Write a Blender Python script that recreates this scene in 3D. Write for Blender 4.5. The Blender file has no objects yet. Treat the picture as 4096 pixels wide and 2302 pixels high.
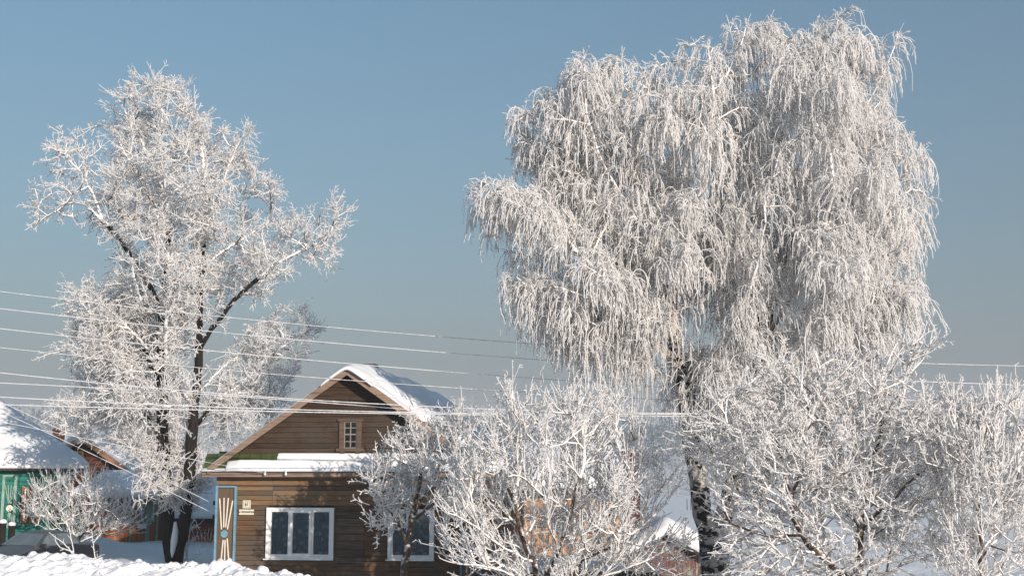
import bpy, math, random
import numpy as np
from mathutils import Vector, Matrix
random.seed(7)
RNG = np.random.default_rng(11)
S = bpy.context.scene
COL = S.collection
R = math.radians

# ------------------------------------------------------------------ camera, sky, sun, exposure
F = 4915.0                     # focal length in photograph pixels (4096 wide)
CAM_H = 3.6
PITCH = math.atan((1845 - 1151) / F)
cam = bpy.data.cameras.new('camera'); cam.sensor_width = 36; cam.lens = 36 * F / 4096
cam.clip_start = 0.5; cam.clip_end = 6000
co = bpy.data.objects.new('camera', cam); COL.objects.link(co)
co.location = (0, 0, CAM_H); co.rotation_euler = (math.pi / 2 + PITCH, 0, 0)
S.camera = co

SUN_EL, SUN_AZ = R(15), R(34)          # azimuth measured from straight behind the camera towards the right
world = bpy.data.worlds.new('World'); S.world = world; world.use_nodes = True
wn = world.node_tree.nodes; wl = world.node_tree.links
bg = wn['Background']
sky = wn.new('ShaderNodeTexSky'); sky.sky_type = 'NISHITA'; sky.sun_disc = False
sky.sun_elevation = SUN_EL; sky.sun_rotation = R(180) - SUN_AZ
sky.air_density = 1.0; sky.dust_density = 0.6; sky.ozone_density = 1.0; sky.altitude = 0
hs = wn.new('ShaderNodeHueSaturation'); hs.inputs['Hue'].default_value = .487; hs.inputs['Saturation'].default_value = 1.15; hs.inputs['Value'].default_value = 1.36
wl.new(sky.outputs[0], hs.inputs['Color'])
# frosty mist greys the sky towards the horizon, all the way round
wt = wn.new('ShaderNodeTexCoord'); wx = wn.new('ShaderNodeSeparateXYZ'); wl.new(wt.outputs['Generated'], wx.inputs[0])
wa = wn.new('ShaderNodeMath'); wa.operation = 'MAXIMUM'; wl.new(wx.outputs['Z'], wa.inputs[0]); wa.inputs[1].default_value = 0
wb = wn.new('ShaderNodeMath'); wb.operation = 'MULTIPLY'; wl.new(wa.outputs[0], wb.inputs[0]); wb.inputs[1].default_value = -3.2
wc = wn.new('ShaderNodeMath'); wc.operation = 'EXPONENT'; wl.new(wb.outputs[0], wc.inputs[0])
wm = wn.new('ShaderNodeMix'); wm.data_type = 'RGBA'; wl.new(wc.outputs[0], wm.inputs[0]); wl.new(hs.outputs[0], wm.inputs[6])
wm.inputs[7].default_value = (.76, .79, 1.13, 1); wl.new(wm.outputs[2], bg.inputs[0])
bg.inputs[1].default_value = 0.096
sl = bpy.data.lights.new('sun', 'SUN'); sl.energy = 4.7; sl.angle = R(0.5); sl.color = (1.0, 0.88, 0.77)
so = bpy.data.objects.new('sun', sl); COL.objects.link(so)
SUNV = Vector((math.sin(SUN_AZ) * math.cos(SUN_EL), -math.cos(SUN_AZ) * math.cos(SUN_EL), math.sin(SUN_EL)))
so.rotation_euler = SUNV.to_track_quat('Z', 'Y').to_euler(); so.location = (30, -30, 30)
S.view_settings.view_transform = 'Standard'; S.view_settings.look = 'None'
S.view_settings.gamma = 1; S.view_settings.use_curve_mapping = False
S.view_settings.exposure = 0.18
S.render.engine = 'CYCLES'
S.cycles.max_bounces = 8; S.cycles.diffuse_bounces = 7; S.cycles.transparent_max_bounces = 12
S.cycles.volume_bounces = 1

# ------------------------------------------------------------------ helpers
CP, SP = math.cos(PITCH), math.sin(PITCH)
def ray(px, py):
    x = (px - 2048) / F; y = (1151 - py) / F
    return x, CP - y * SP, SP + y * CP
def P(px, py, Y):
    x, f, z = ray(px, py)
    return Vector((x / f * Y, Y, CAM_H + z / f * Y))
def scale_at(Y): return F / Y

def tag(o, label=None, cat=None, group=None, kind=None, category=None):
    cat = cat or category
    if label: o['label'] = label
    if cat: o['category'] = cat
    if group: o['group'] = group
    if kind: o['kind'] = kind
    return o
def empty(name, loc, rz=0, **k):
    o = bpy.data.objects.new(name, None); COL.objects.link(o); o.empty_display_size = .3
    o.location = loc; o.rotation_euler = (0, 0, rz); tag(o, **k); return o

class MB:
    def __init__(s): s.v = []; s.f = []
    def add(s, v, f):
        b = len(s.v); s.v += [tuple(a) for a in v]; s.f += [tuple(b + i for i in q) for q in f]
    def box(s, x0, x1, y0, y1, z0, z1):
        v = [(x, y, z) for z in (z0, z1) for y in (y0, y1) for x in (x0, x1)]
        s.add(v, [(0, 2, 3, 1), (4, 5, 7, 6), (0, 1, 5, 4), (2, 6, 7, 3), (0, 4, 6, 2), (1, 3, 7, 5)])
    def prism_xz(s, pts, y0, y1):                    # polygon in xz extruded along y
        n = len(pts)
        v = [(x, y0, z) for x, z in pts] + [(x, y1, z) for x, z in pts]
        s.add(v, [tuple(range(n)), tuple(range(2 * n - 1, n - 1, -1))] + [(i, i + n, (i + 1) % n + n, (i + 1) % n) for i in range(n)])
    def prism_yz(s, pts, x0, x1):
        n = len(pts)
        v = [(x0, y, z) for y, z in pts] + [(x1, y, z) for y, z in pts]
        s.add(v, [tuple(range(n)), tuple(range(2 * n - 1, n - 1, -1))] + [(i, i + n, (i + 1) % n + n, (i + 1) % n) for i in range(n)])
    def cyl(s, a, b, r0, r1=None, n=10):
        r1 = r0 if r1 is None else r1
        a = Vector(a); b = Vector(b); t = (b - a).normalized()
        u = t.orthogonal().normalized(); w = t.cross(u)
        v = []
        for c, r in ((a, r0), (b, r1)):
            for i in range(n):
                q = 2 * math.pi * i / n; v.append(c + (u * math.cos(q) + w * math.sin(q)) * r)
        s.add(v, [(i, (i + 1) % n, (i + 1) % n + n, i + n) for i in range(n)] + [tuple(range(n - 1, -1, -1)), tuple(range(n, 2 * n))])
    def build(s, name, mat, parent=None, smooth=False, **k):
        me = bpy.data.meshes.new(name); me.from_pydata(s.v, [], s.f); me.update()
        import bmesh
        bm = bmesh.new(); bm.from_mesh(me); bmesh.ops.recalc_face_normals(bm, faces=bm.faces); bm.to_mesh(me); bm.free()
        if smooth: me.polygons.foreach_set('use_smooth', [True] * len(me.polygons))
        return link(name, me, mat, parent, **k)
def link(name, me, mat, parent=None, **k):
    if mat and not me.materials: me.materials.append(mat)
    o = bpy.data.objects.new(name, me); COL.objects.link(o)
    if parent: o.parent = parent
    tag(o, **k); return o

def np_mesh(name, V, Q, smooth=True):
    V = np.asarray(V, dtype=np.float32); Q = np.asarray(Q, dtype=np.int32); k = Q.shape[1]
    me = bpy.data.meshes.new(name)
    me.vertices.add(len(V)); me.vertices.foreach_set('co', V.ravel())
    me.loops.add(Q.size); me.loops.foreach_set('vertex_index', Q.ravel())
    me.polygons.add(len(Q)); me.polygons.foreach_set('loop_start', np.arange(0, Q.size, k, dtype=np.int32))
    me.polygons.foreach_set('loop_total', np.full(len(Q), k, dtype=np.int32))
    me.update(calc_edges=True); me.validate()
    if smooth: me.polygons.foreach_set('use_smooth', np.ones(len(me.polygons), dtype=bool))
    return me

def snoise(x, y, z=0.0, seed=0.0):                   # cheap smooth noise, about -1..1
    return (np.sin(x * 1.0 + 1.7 * np.sin(y * 0.9 + seed) + seed * 3.1) + np.sin(y * 1.3 + 1.3 * np.sin(z * 1.1 + x * 0.7 + seed) + seed)
            + np.sin(z * 1.2 + 1.5 * np.sin(x * 1.15 - y * .8 + seed * 2) + seed * 1.7)) / 3.0

# ------------------------------------------------------------------ materials
def new_mat(name):
    m = bpy.data.materials.new(name); m.use_nodes = True
    nt = m.node_tree; return m, nt, nt.nodes['Principled BSDF']
def setp(b, **k):
    for a, v in k.items():
        b.inputs[a.replace('_', ' ')].default_value = v
def pos_node(nt, scale=(1, 1, 1), obj=False):
    if obj:
        tc = nt.nodes.new('ShaderNodeTexCoord'); out = tc.outputs['Object']
    else:
        g = nt.nodes.new('ShaderNodeNewGeometry'); out = g.outputs['Position']
    mp = nt.nodes.new('ShaderNodeMapping'); mp.inputs['Scale'].default_value = scale
    nt.links.new(out, mp.inputs['Vector']); return mp.outputs[0]
def noise(nt, vec, scale, detail=4, rough=.55):
    n = nt.nodes.new('ShaderNodeTexNoise'); n.inputs['Scale'].default_value = scale
    n.inputs['Detail'].default_value = detail; n.inputs['Roughness'].default_value = rough
    nt.links.new(vec, n.inputs['Vector']); return n.outputs['Fac']
def ramp(nt, fac, stops):
    r = nt.nodes.new('ShaderNodeValToRGB'); el = r.color_ramp.elements
    while len(el) > 1: el.remove(el[-1])
    el[0].position = stops[0][0]; el[0].color = (*stops[0][1], 1)
    for p, c in stops[1:]:
        e = el.new(p); e.color = (*c, 1)
    nt.links.new(fac, r.inputs[0]); return r.outputs[0]
def mix(nt, fac, a, b, mode='MIX'):
    m = nt.nodes.new('ShaderNodeMix'); m.data_type = 'RGBA'; m.blend_type = mode
    for inp, v in ((m.inputs[0], fac), (m.inputs[6], a), (m.inputs[7], b)):
        if isinstance(v, (int, float)): inp.default_value = v
        elif isinstance(v, tuple): inp.default_value = (*v, 1)
        else: nt.links.new(v, inp)
    return m.outputs[2]
def math_n(nt, op, a, b=0.0):
    m = nt.nodes.new('ShaderNodeMath'); m.operation = op
    for i, v in enumerate((a, b)):
        if isinstance(v, (int, float)): m.inputs[i].default_value = v
        else: nt.links.new(v, m.inputs[i])
    return m.outputs[0]
def bump(nt, b, h, strength, dist):
    n = nt.nodes.new('ShaderNodeBump'); n.inputs['Strength'].default_value = strength; n.inputs['Distance'].default_value = dist
    nt.links.new(h, n.inputs['Height']); nt.links.new(n.outputs[0], b.inputs['Normal'])
def smoothfac(nt, v, a, b):
    m = nt.nodes.new('ShaderNodeMapRange'); m.interpolation_type = 'SMOOTHSTEP'
    nt.links.new(v, m.inputs[0]); m.inputs[1].default_value = a; m.inputs[2].default_value = b
    return m.outputs[0]
def normal_z(nt):
    g = nt.nodes.new('ShaderNodeNewGeometry'); s = nt.nodes.new('ShaderNodeSeparateXYZ')
    nt.links.new(g.outputs['Normal'], s.inputs[0]); return s.outputs['Z'], s.outputs['X']

FROST = (.90, .885, .87)
def m_plain(name, col, rough=.7, var=.15, scale=6, metal=0, spec=.3):
    m, nt, b = new_mat(name); n = noise(nt, pos_node(nt), scale, 5)
    c = ramp(nt, n, [(.3, tuple(x * (1 - var) for x in col)), (.7, tuple(min(1, x * (1 + var)) for x in col))])
    nt.links.new(c, b.inputs['Base Color']); setp(b, Roughness=rough, Metallic=metal); b.inputs['Specular IOR Level'].default_value = spec
    return m
def m_snow(name, bs=.5, dist=.06, scale=5):
    m, nt, b = new_mat(name); p = pos_node(nt)
    n1 = noise(nt, p, scale, 6, .6); n2 = noise(nt, p, .5, 3)
    c = ramp(nt, n2, [(.3, (.77, .79, .82)), (.7, (.84, .85, .87))])
    nt.links.new(c, b.inputs['Base Color']); setp(b, Roughness=.75); b.inputs['Specular IOR Level'].default_value = .25
    bump(nt, b, n1, bs, dist); return m
def m_wood(name, dark, light, axis='x', rough=.8, grey=None, rnd=.5):
    m, nt, b = new_mat(name)
    sc = {'x': (.7, 8, 14), 'z': (14, 8, .7), 'y': (8, .7, 14)}[axis]
    p = pos_node(nt, sc); n = noise(nt, p, 1.6, 6, .65)
    p2 = pos_node(nt); n2 = noise(nt, p2, .9, 4, .6); n3 = noise(nt, p, 5, 3)
    c = ramp(nt, n, [(.28, dark), (.72, light)])
    if grey: c = mix(nt, smoothfac(nt, n2, .42, .62), c, grey)
    oi = nt.nodes.new('ShaderNodeObjectInfo')
    k = math_n(nt, 'ADD', math_n(nt, 'MULTIPLY', oi.outputs['Random'], rnd), 1 - rnd * .55)
    cc = nt.nodes.new('ShaderNodeCombineColor')
    for i in range(3): nt.links.new(k, cc.inputs[i])
    c = mix(nt, 1.0, c, cc.outputs[0], 'MULTIPLY')
    nt.links.new(c, b.inputs['Base Color']); setp(b, Roughness=rough); b.inputs['Specular IOR Level'].default_value = .2
    bump(nt, b, n3, .35, .01); return m
def m_frosted(name, bark_d, bark_l, lo, hi, bands=False, side=.25):
    """bark with hoarfrost and snow lying on the upper side"""
    m, nt, b = new_mat(name); p = pos_node(nt)
    if bands:
        pb = pos_node(nt, (1.8, 1.8, 3.2)); n = noise(nt, pb, 1.7, 7, .7)
        bark = ramp(nt, n, [(.40, bark_d), (.47, bark_d), (.52, bark_l), (.8, tuple(min(1, x * 1.15) for x in bark_l))])
    else:
        pb = pos_node(nt, (6, 6, 1.2)); n = noise(nt, pb, 2.2, 6, .6)
        bark = ramp(nt, n, [(.3, bark_d), (.7, bark_l)])
    nz, nx = normal_z(nt); n1 = noise(nt, p, 9, 4, .6)
    f = math_n(nt, 'ADD', nz, math_n(nt, 'MULTIPLY', math_n(nt, 'SUBTRACT', n1, .5), 2.2))
    f = smoothfac(nt, f, lo, hi)
    c = mix(nt, f, bark, FROST)
    nt.links.new(c, b.inputs['Base Color']); setp(b, Roughness=.85); b.inputs['Specular IOR Level'].default_value = .2
    bump(nt, b, n, .6, .02); return m

M = {}
M['snow'] = m_snow('snow', .55, .09, 3.5)
M['roof_snow'] = m_snow('roof_snow', .3, .05, 2.5)
M['frost'] = m_plain('hoarfrost', FROST, .8, .04, 20, spec=.2)
# hoarfrost scatters light through itself
m, nt, b = new_mat('hoarfrost'); setp(b, Roughness=.8, Base_Color=(.97, .965, .96, 1)); b.inputs['Specular IOR Level'].default_value = .2
tl = nt.nodes.new('ShaderNodeBsdfTranslucent'); tl.inputs[0].default_value = (.97, .965, .96, 1)
mx = nt.nodes.new('ShaderNodeMixShader'); mx.inputs[0].default_value = .5
nt.links.new(b.outputs[0], mx.inputs[1]); nt.links.new(tl.outputs[0], mx.inputs[2]); nt.links.new(mx.outputs[0], nt.nodes['Material Output'].inputs[0]); M['frost'] = m
# the same rime with the bark showing here and there on the lee side below
m2 = m.copy(); m2.name = 'rimed_twig'; nt = m2.node_tree; b = nt.nodes['Principled BSDF']; tl = [n for n in nt.nodes if n.type == 'BSDF_TRANSLUCENT'][0]
nz, nx = normal_z(nt); n1 = noise(nt, pos_node(nt), 13, 3, .6)
f = smoothfac(nt, math_n(nt, 'ADD', nz, math_n(nt, 'MULTIPLY', math_n(nt, 'SUBTRACT', n1, .5), 2.4)), -1.3, -.75)
c = mix(nt, f, (.13, .09, .07), (.97, .965, .96)); nt.links.new(c, b.inputs['Base Color']); nt.links.new(c, tl.inputs[0]); M['rimed'] = m2
M['frost_grey'] = m_frosted('frosted_twig', (.16, .12, .10), (.3, .24, .2), -1.5, -.2)
M['frost_branch'] = m_frosted('frosted_branch', (.06, .045, .035), (.2, .15, .11), -.9, .05)
M['birch_branch'] = m_frosted('frosted_birch_branch', (.14, .10, .075), (.50, .42, .33), -.9, .25)
M['birch_bark'] = m_frosted('birch_bark', (.018, .015, .013), (.42, .38, .34), .55, 1.2, bands=True)
M['dark_bark'] = m_frosted('dark_bark', (.006, .0055, .005), (.030, .024, .02), .45, 1.1)
M['apple_bark'] = m_frosted('apple_bark', (.035, .026, .02), (.15, .10, .07), .0, .75)
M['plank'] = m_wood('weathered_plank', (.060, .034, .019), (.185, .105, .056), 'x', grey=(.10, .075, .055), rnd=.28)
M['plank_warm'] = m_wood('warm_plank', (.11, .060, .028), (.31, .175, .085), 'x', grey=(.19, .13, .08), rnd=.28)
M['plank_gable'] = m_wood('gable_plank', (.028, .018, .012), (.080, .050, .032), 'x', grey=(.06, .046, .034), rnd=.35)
M['plank_grey'] = m_wood('grey_plank', (.060, .042, .030), (.16, .115, .085), 'x')
M['plank_side'] = m_wood('side_plank', (.060, .032, .017), (.14, .08, .045), 'y')
M['bargeboard'] = m_wood('bargeboard_wood', (.17, .115, .085), (.34, .25, .19), 'x', rnd=.2)
M['panel_wood'] = m_wood('panel_wood', (.085, .055, .036), (.17, .12, .085), 'z', rnd=.3)
M['sheath'] = m_plain('dark_sheathing', (.02, .014, .01), .9)
M['roof_felt'] = m_plain('roof_felt', (.05, .045, .04), .9)
M['green_metal'] = m_plain('green_sheet_metal', (.058, .080, .028), .5, .3, 4, metal=.0)
M['grey_metal'] = m_plain('galvanised_sheet', (.35, .35, .35), .5, .2, 5)
M['white_paint'] = m_plain('white_paint', (.80, .80, .79), .5, .04, 8)
M['cream_paint'] = m_plain('cream_paint', (.72, .66, .56), .6, .10, 9)
M['shaded_sash'] = m_plain('shaded_sash_paint', (.22, .20, .17), .7)  # cream sash paint, darkened and greyed to carry the gable's shade
M['blue_paint'] = m_plain('blue_paint', (.15, .30, .38), .6, .22, 7)
M['black_paint'] = m_plain('black_paint', (.02, .02, .02), .6)
M['plate'] = m_plain('enamel_plate', (.66, .62, .50), .4, .10, 12)
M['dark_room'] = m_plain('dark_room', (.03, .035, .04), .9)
M['pot'] = m_plain('pot_ceramic', (.55, .57, .55), .4)
M['leafy'] = m_plain('houseplant_green', (.04, .09, .035), .6)
M['black_metal'] = m_plain('black_metal', (.03, .03, .032), .5)
M['ceramic'] = m_plain('insulator_ceramic', (.75, .74, .72), .25)
M['rubber'] = m_plain('rubber', (.02, .02, .02), .85)
M['brick'] = m_plain('brick', (.28, .12, .07), .85, .3, 30)
M['teal'] = m_wood('teal_board', (.015, .115, .09), (.03, .19, .15), 'x', rnd=.25)
M['mint_paint'] = m_plain('pale_green_paint', (.22, .33, .28), .6)
M['rust_paint'] = m_plain('red_brown_paint', (.23, .085, .04), .6, .25)
M['log'] = m_wood('brown_log', (.075, .025, .014), (.20, .075, .04), 'x')
M['orange_board'] = m_wood('orange_board', (.26, .085, .03), (.48, .19, .075), 'z')
M['ochre_board'] = m_wood('ochre_board', (.36, .19, .09), (.52, .31, .17), 'z', rnd=.25)
M['yellow_paint'] = m_plain('yellow_paint', (.62, .36, .04), .5)
M['tan_board'] = m_wood('tan_board', (.34, .17, .10), (.5, .28, .17), 'x', rnd=.2)
M['maroon'] = m_wood('maroon_board', (.07, .012, .012), (.15, .03, .025), 'z')
M['red_board'] = m_wood('red_board', (.22, .045, .03), (.35, .09, .06), 'x')
M['peeling'] = m_wood('peeling_board', (.12, .045, .035), (.30, .16, .13), 'z')
# peeling green over red
m, nt, b = new_mat('peeling_paint'); p = pos_node(nt, (7, 7, .9)); n = noise(nt, p, 1.2, 6, .7); n2 = noise(nt, pos_node(nt, (1, 1, .6)), 1.3, 3)
c = ramp(nt, n, [(.42, (.11, .045, .035)), (.50, (.19, .11, .085)), (.56, (.30, .34, .28))])
c2 = ramp(nt, n, [(.45, (.12, .05, .04)), (.56, (.18, .10, .08)), (.62, (.30, .34, .28))])
nt.links.new(mix(nt, smoothfac(nt, n2, .42, .58), c, c2), b.inputs['Base Color']); setp(b, Roughness=.85); M['peeling'] = m
# glass
def m_glass(name, tint=(.75, .82, .85), refl=.10):
    m, nt, b = new_mat(name); nt.nodes.remove(b)
    out = nt.nodes['Material Output']; tr = nt.nodes.new('ShaderNodeBsdfTransparent'); tr.inputs[0].default_value = (*tint, 1)
    gl = nt.nodes.new('ShaderNodeBsdfGlossy'); gl.inputs['Roughness'].default_value = .03
    fr = nt.nodes.new('ShaderNodeFresnel'); fr.inputs[0].default_value = 1.5
    k = math_n(nt, 'ADD', fr.outputs[0], refl - .04)
    mx = nt.nodes.new('ShaderNodeMixShader'); nt.links.new(k, mx.inputs[0]); nt.links.new(tr.outputs[0], mx.inputs[1]); nt.links.new(gl.outputs[0], mx.inputs[2])
    nt.links.new(mx.outputs[0], out.inputs[0]); return m
M['glass'] = m_glass('window_glass')
M['dark_glass'] = m_glass('attic_glass', (.5, .55, .55), .14)
# lace curtain: net with paler flowers; pane reflections of snow painted into its blue-green
m, nt, b = new_mat('lace_curtain'); p = pos_node(nt, (1, 1, 1))
v = nt.nodes.new('ShaderNodeTexVoronoi'); v.inputs['Scale'].default_value = 5.5; nt.links.new(p, v.inputs['Vector'])
fl = smoothfac(nt, v.outputs['Distance'], .42, .30); n = noise(nt, p, 14, 4, .7); n2 = noise(nt, pos_node(nt, (9, 1, .6)), 1.5, 3)
c = ramp(nt, n, [(.3, (.05, .08, .095)), (.75, (.12, .17, .19))])
c = mix(nt, math_n(nt, 'MULTIPLY', fl, .55), c, (.50, .58, .58)); c = mix(nt, math_n(nt, 'MULTIPLY', smoothfac(nt, n2, .5, .75), .35), c, (.22, .27, .26))
nt.links.new(c, b.inputs['Base Color']); setp(b, Roughness=.9); M['lace'] = m
M['car'] = m_plain('frosted_car_paint', (.10, .115, .135), .55, .35, 3)
m, nt, b = new_mat('frosted_dark_paint'); nz, nx = normal_z(nt); n = noise(nt, pos_node(nt), 9, 5)
f = math_n(nt, 'ADD', nz, math_n(nt, 'MULTIPLY', math_n(nt, 'SUBTRACT', n, .5), 1.0))
nt.links.new(mix(nt, smoothfac(nt, f, .1, 1.1), (.010, .012, .016), (.07, .085, .10)), b.inputs['Base Color']); setp(b, Roughness=.45); M['car'] = m
M['car_glass'] = m_plain('frosted_car_glass', (.12, .15, .17), .35, .25, 4, spec=.5)
# distant forest: hoar-white with darker spruce stands
m, nt, b = new_mat('frosted_forest'); p = pos_node(nt, (1, 1, 1)); n = noise(nt, p, .02, 5, .65); n2 = noise(nt, p, .35, 3)
c = ramp(nt, n, [(.40, (.06, .10, .10)), (.52, (.26, .28, .29)), (.68, (.50, .49, .48))])
c = mix(nt, math_n(nt, 'MULTIPLY', n2, .55), c, (.62, .60, .59)); nt.links.new(c, b.inputs['Base Color']); setp(b, Roughness=.9); M['forest'] = m
m, nt, b = new_mat('spruce_forest'); n2 = noise(nt, pos_node(nt), .5, 3)
nt.links.new(ramp(nt, n2, [(.4, (.015, .05, .06)), (.7, (.12, .17, .19))]), b.inputs['Base Color']); setp(b, Roughness=.9); M['spruce'] = m

# ------------------------------------------------------------------ ground, one sheet out to the hills
def bank_z(x, y):
    """ploughed snow bank running across in front of the houses"""
    c = 25.6 + .25 * snoise(x * .35, 0 * x, seed=2.)
    top = np.interp(x, [-16, -11.5, -9, -6.5, -4.6, -3.4, -2, 6, 30], [1.98, 1.80, 1.66, 1.46, 1.30, 1.14, .9, .6, .6])
    w = np.where(y < c, 2.3, 1.5)
    g = np.exp(-np.abs((y - c) / w) ** 2.4)
    lump = .09 * snoise(x * 2.1, y * 2.3, seed=4.) + .055 * snoise(x * 5.3, y * 4.7, seed=6.) + .035 * snoise(x * 11., y * 9.7, seed=1.) + .02 * np.abs(snoise(x * 23., y * 19., seed=8.))
    return g * (top + lump * 1.1)
def ground_z(x, y):
    base = np.interp(y, [-60, 60, 75, 90, 120, 200, 300, 560, 700, 900, 1100, 1500, 2600],
                     [0, 0, 0, -.5, -1.5, -4.5, -7, -12, 3, 30, 46, 58, 60])
    ripple = .09 * snoise(x * .55, y * .5, seed=3.) + .05 * snoise(x * 1.7, y * 1.5, seed=5.)
    ripple = ripple * np.clip(y / 20, .3, 1)
    hill = np.clip((y - 560) / 400, 0, 1) * (6 * snoise(x * .006, y * .008, seed=1.) + 3.5 * snoise(x * .021, y * .02, seed=9.) + .012 * np.clip(x, -400, 400))
    drift = .35 * np.exp(-((x + 12.5) / 2.6) ** 2 - ((y - 43.5) / 2.2) ** 2) + .9 * np.exp(-((x + 17.5) / 2.2) ** 2 - ((y - 49) / 3) ** 2)
    drift = drift + .35 * np.exp(-((x + 8.9) / 1.2) ** 2 - ((y - 39) / 2.2) ** 2)
    drift = drift + .5 * np.exp(-((x - 8) / 6) ** 2 - ((y - 30) / 5) ** 2)
    return base + ripple + hill + drift + bank_z(x, y)
ys = np.concatenate([np.linspace(-60, 20, 30)[:-1], np.linspace(20, 23.6, 25)[:-1], np.linspace(23.6, 27.2, 110)[:-1], np.linspace(27.2, 30, 25)[:-1], np.linspace(30, 70, 90)[:-1], np.geomspace(70, 2600, 110)])
us = np.concatenate([np.linspace(-1, -.7, 25)[:-1], np.linspace(-.7, -.1, 300)[:-1], np.linspace(-.1, 1, 180)])
Yg, Ug = np.meshgrid(ys, us, indexing='ij')
half = np.interp(ys, [-60, 0, 20, 30, 70, 2600], [60, 40, 19, 19, 45, 1700])[:, None]
Xg = Ug * half; Zg = ground_z(Xg, Yg)
on_bank = np.exp(-((Yg - 25.6) / 1.2) ** 2) * (Xg < 0)         # broken crust and crumbs pushed up by the plough
Zg = Zg + on_bank * (RNG.normal(0, .008, Zg.shape) + .07 * np.clip(snoise(Xg * 7.3, Yg * 6.1, seed=12.) * snoise(Xg * 13.7, Yg * 12.1, seed=15.) * 3, -.4, 1))
nr, nc = Xg.shape; idx = np.arange(nr * nc).reshape(nr, nc)
Q = np.stack([idx[:-1, :-1], idx[:-1, 1:], idx[1:, 1:], idx[1:, :-1]], -1).reshape(-1, 4)
link('snowy_ground', np_mesh('snowy_ground', np.stack([Xg, Yg, Zg], -1).reshape(-1, 3), Q), M['snow'], kind='structure')
def gz(x, y): return float(ground_z(np.array(x, float), np.array(y, float)))

# clods thrown up along the bank
def ico():
    import bmesh
    bm = bmesh.new(); bmesh.ops.create_icosphere(bm, subdivisions=2, radius=1)
    V = np.array([v.co[:] for v in bm.verts]); T = np.array([[v.index for v in f.verts] for f in bm.faces]); bm.free(); return V, T
IV, IT = ico()
cv, ct, base = [], [], 0
def clod(x, y, z, r):
    global base
    s = random.random() * 50
    n = 1 + .35 * snoise(IV[:, 0] * 2.2, IV[:, 1] * 2.2, IV[:, 2] * 2.2, seed=s) + .20 * snoise(IV[:, 0] * 5, IV[:, 1] * 5, IV[:, 2] * 5, seed=s + 2)
    cv.append(IV * n[:, None] * np.array([r, r, r * .8]) + np.array([x, y, z])); ct.append(IT + base); base += len(IV)
for i in range(700):
    x = random.uniform(-13.5, -2.2); y = 25.6 + random.gauss(0, .8)
    r = random.choice((.015, .02, .02, .03, .03, .04, .06)) * random.uniform(.7, 1.3)
    clod(x, y, gz(x, y) - r * .1, r)
link('snow_clods', np_mesh('snow_clods', np.concatenate(cv), np.concatenate(ct)), M['snow'], kind='stuff',
     label='loose crumbs of snow scattered along the top of the roadside snow bank', category='snow')
for px, py, r, lab in ((1052, 2268, .125, 'rounded snow lump under the house window, biggest on the bank'), (1138, 2286, .10, 'small snow lump right of the biggest one on the bank'),
                       (555, 2246, .10, 'snow lump on the bank in front of the dark tree trunk')):
    Y = 25.3; q = P(px, py, Y); s = r * 30
    n = 1 + .28 * snoise(IV[:, 0] * 2.2, IV[:, 1] * 2.2, IV[:, 2] * 2.2, seed=s) + .14 * snoise(IV[:, 0] * 6, IV[:, 1] * 6, IV[:, 2] * 6, seed=s + 1)
    o = link('snow_lump', np_mesh('snow_lump', IV * n[:, None] * r, IT), M['snow'], label=lab, category='snow lump', group='snow lumps on the bank'); o.location = (q.x, Y, gz(q.x, Y) + r * .45)

# ------------------------------------------------------------------ distant forest
def forest(name, n, region, hmin, hmax, mat, slim, label, tri=46, size=1.0, accept=None):
    V = []
    xs = RNG.uniform(-1, 1, n * 3); yy = RNG.uniform(region[0], region[1], n * 3)
    xs = xs * yy * .46
    keep = np.ones(n * 3, bool) if accept is None else accept(xs, yy)
    xs = xs[keep][:n]; yy = yy[keep][:n]; n = len(xs)
    z0 = ground_z(xs, yy); h = RNG.uniform(hmin, hmax, n)
    k = tri; t = RNG.random((n, k)) ** .9
    prof = np.where(slim, (1 - t) * .20 + .015, np.sqrt(np.clip(t * (1.04 - t), 0, 1)) * .42)
    a = RNG.uniform(0, 2 * np.pi, (n, k)); rr = prof * h[:, None] * RNG.uniform(.55, 1, (n, k))
    c = np.stack([xs[:, None] + rr * np.cos(a), yy[:, None] + rr * np.sin(a), z0[:, None] + h[:, None] * (.05 + .95 * t)], -1)
    s = size * RNG.uniform(.6, 1.3, (n, k, 1, 1))
    d = RNG.normal(0, 1, (n, k, 3, 3)) * np.array([.45, .45, .62 if slim else .5])
    tv = c[:, :, None, :] + d * s
    tv = tv.reshape(-1, 3)
    link(name, np_mesh(name, tv, np.arange(len(tv)).reshape(-1, 3), smooth=False), mat, kind='stuff', label=label, category='forest')
forest('far_forest', 4600, (590, 1120), 8, 15, M['forest'], False, 'hazy frosted forest covering the far hillside', 42, 1.25,
       lambda x, y: snoise(x * .012, y * .02, seed=4.) > -.45)
forest('spruce_stand', 900, (585, 900), 11, 19, M['spruce'], True, 'bluish dark spruce stands among the frosted forest on the hillside', 60, 1.1,
       lambda x, y: (snoise(x * .010, y * .013, seed=7.) > .15) | ((x / y > .30) & (y < 760)))
forest('frosted_thicket', 500, (540, 590), 5, 9, M['forest'], False, 'pale frosted thicket at the foot of the hill beyond the field', 44, .9)

# ------------------------------------------------------------------ building frames
class Frame:
    """a local frame whose plane y=0 is a building's front; hit() turns a photo position into local x, z on a plane of the building"""
    def __init__(s, px, Y, phi):
        s.o = P(px, 1845, Y); s.o.z = 0; s.phi = phi; s.ex = Vector((math.cos(phi), -math.sin(phi), 0)); s.ey = Vector((math.sin(phi), math.cos(phi), 0))
    def hit(s, px, py, ly=0.0):
        d = Vector(ray(px, py)); c = Vector((0, 0, CAM_H)); o = s.o + s.ey * ly
        t = (o - c).dot(s.ey) / d.dot(s.ey); p = c + d * t - s.o
        return p.dot(s.ex), p.z

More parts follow.
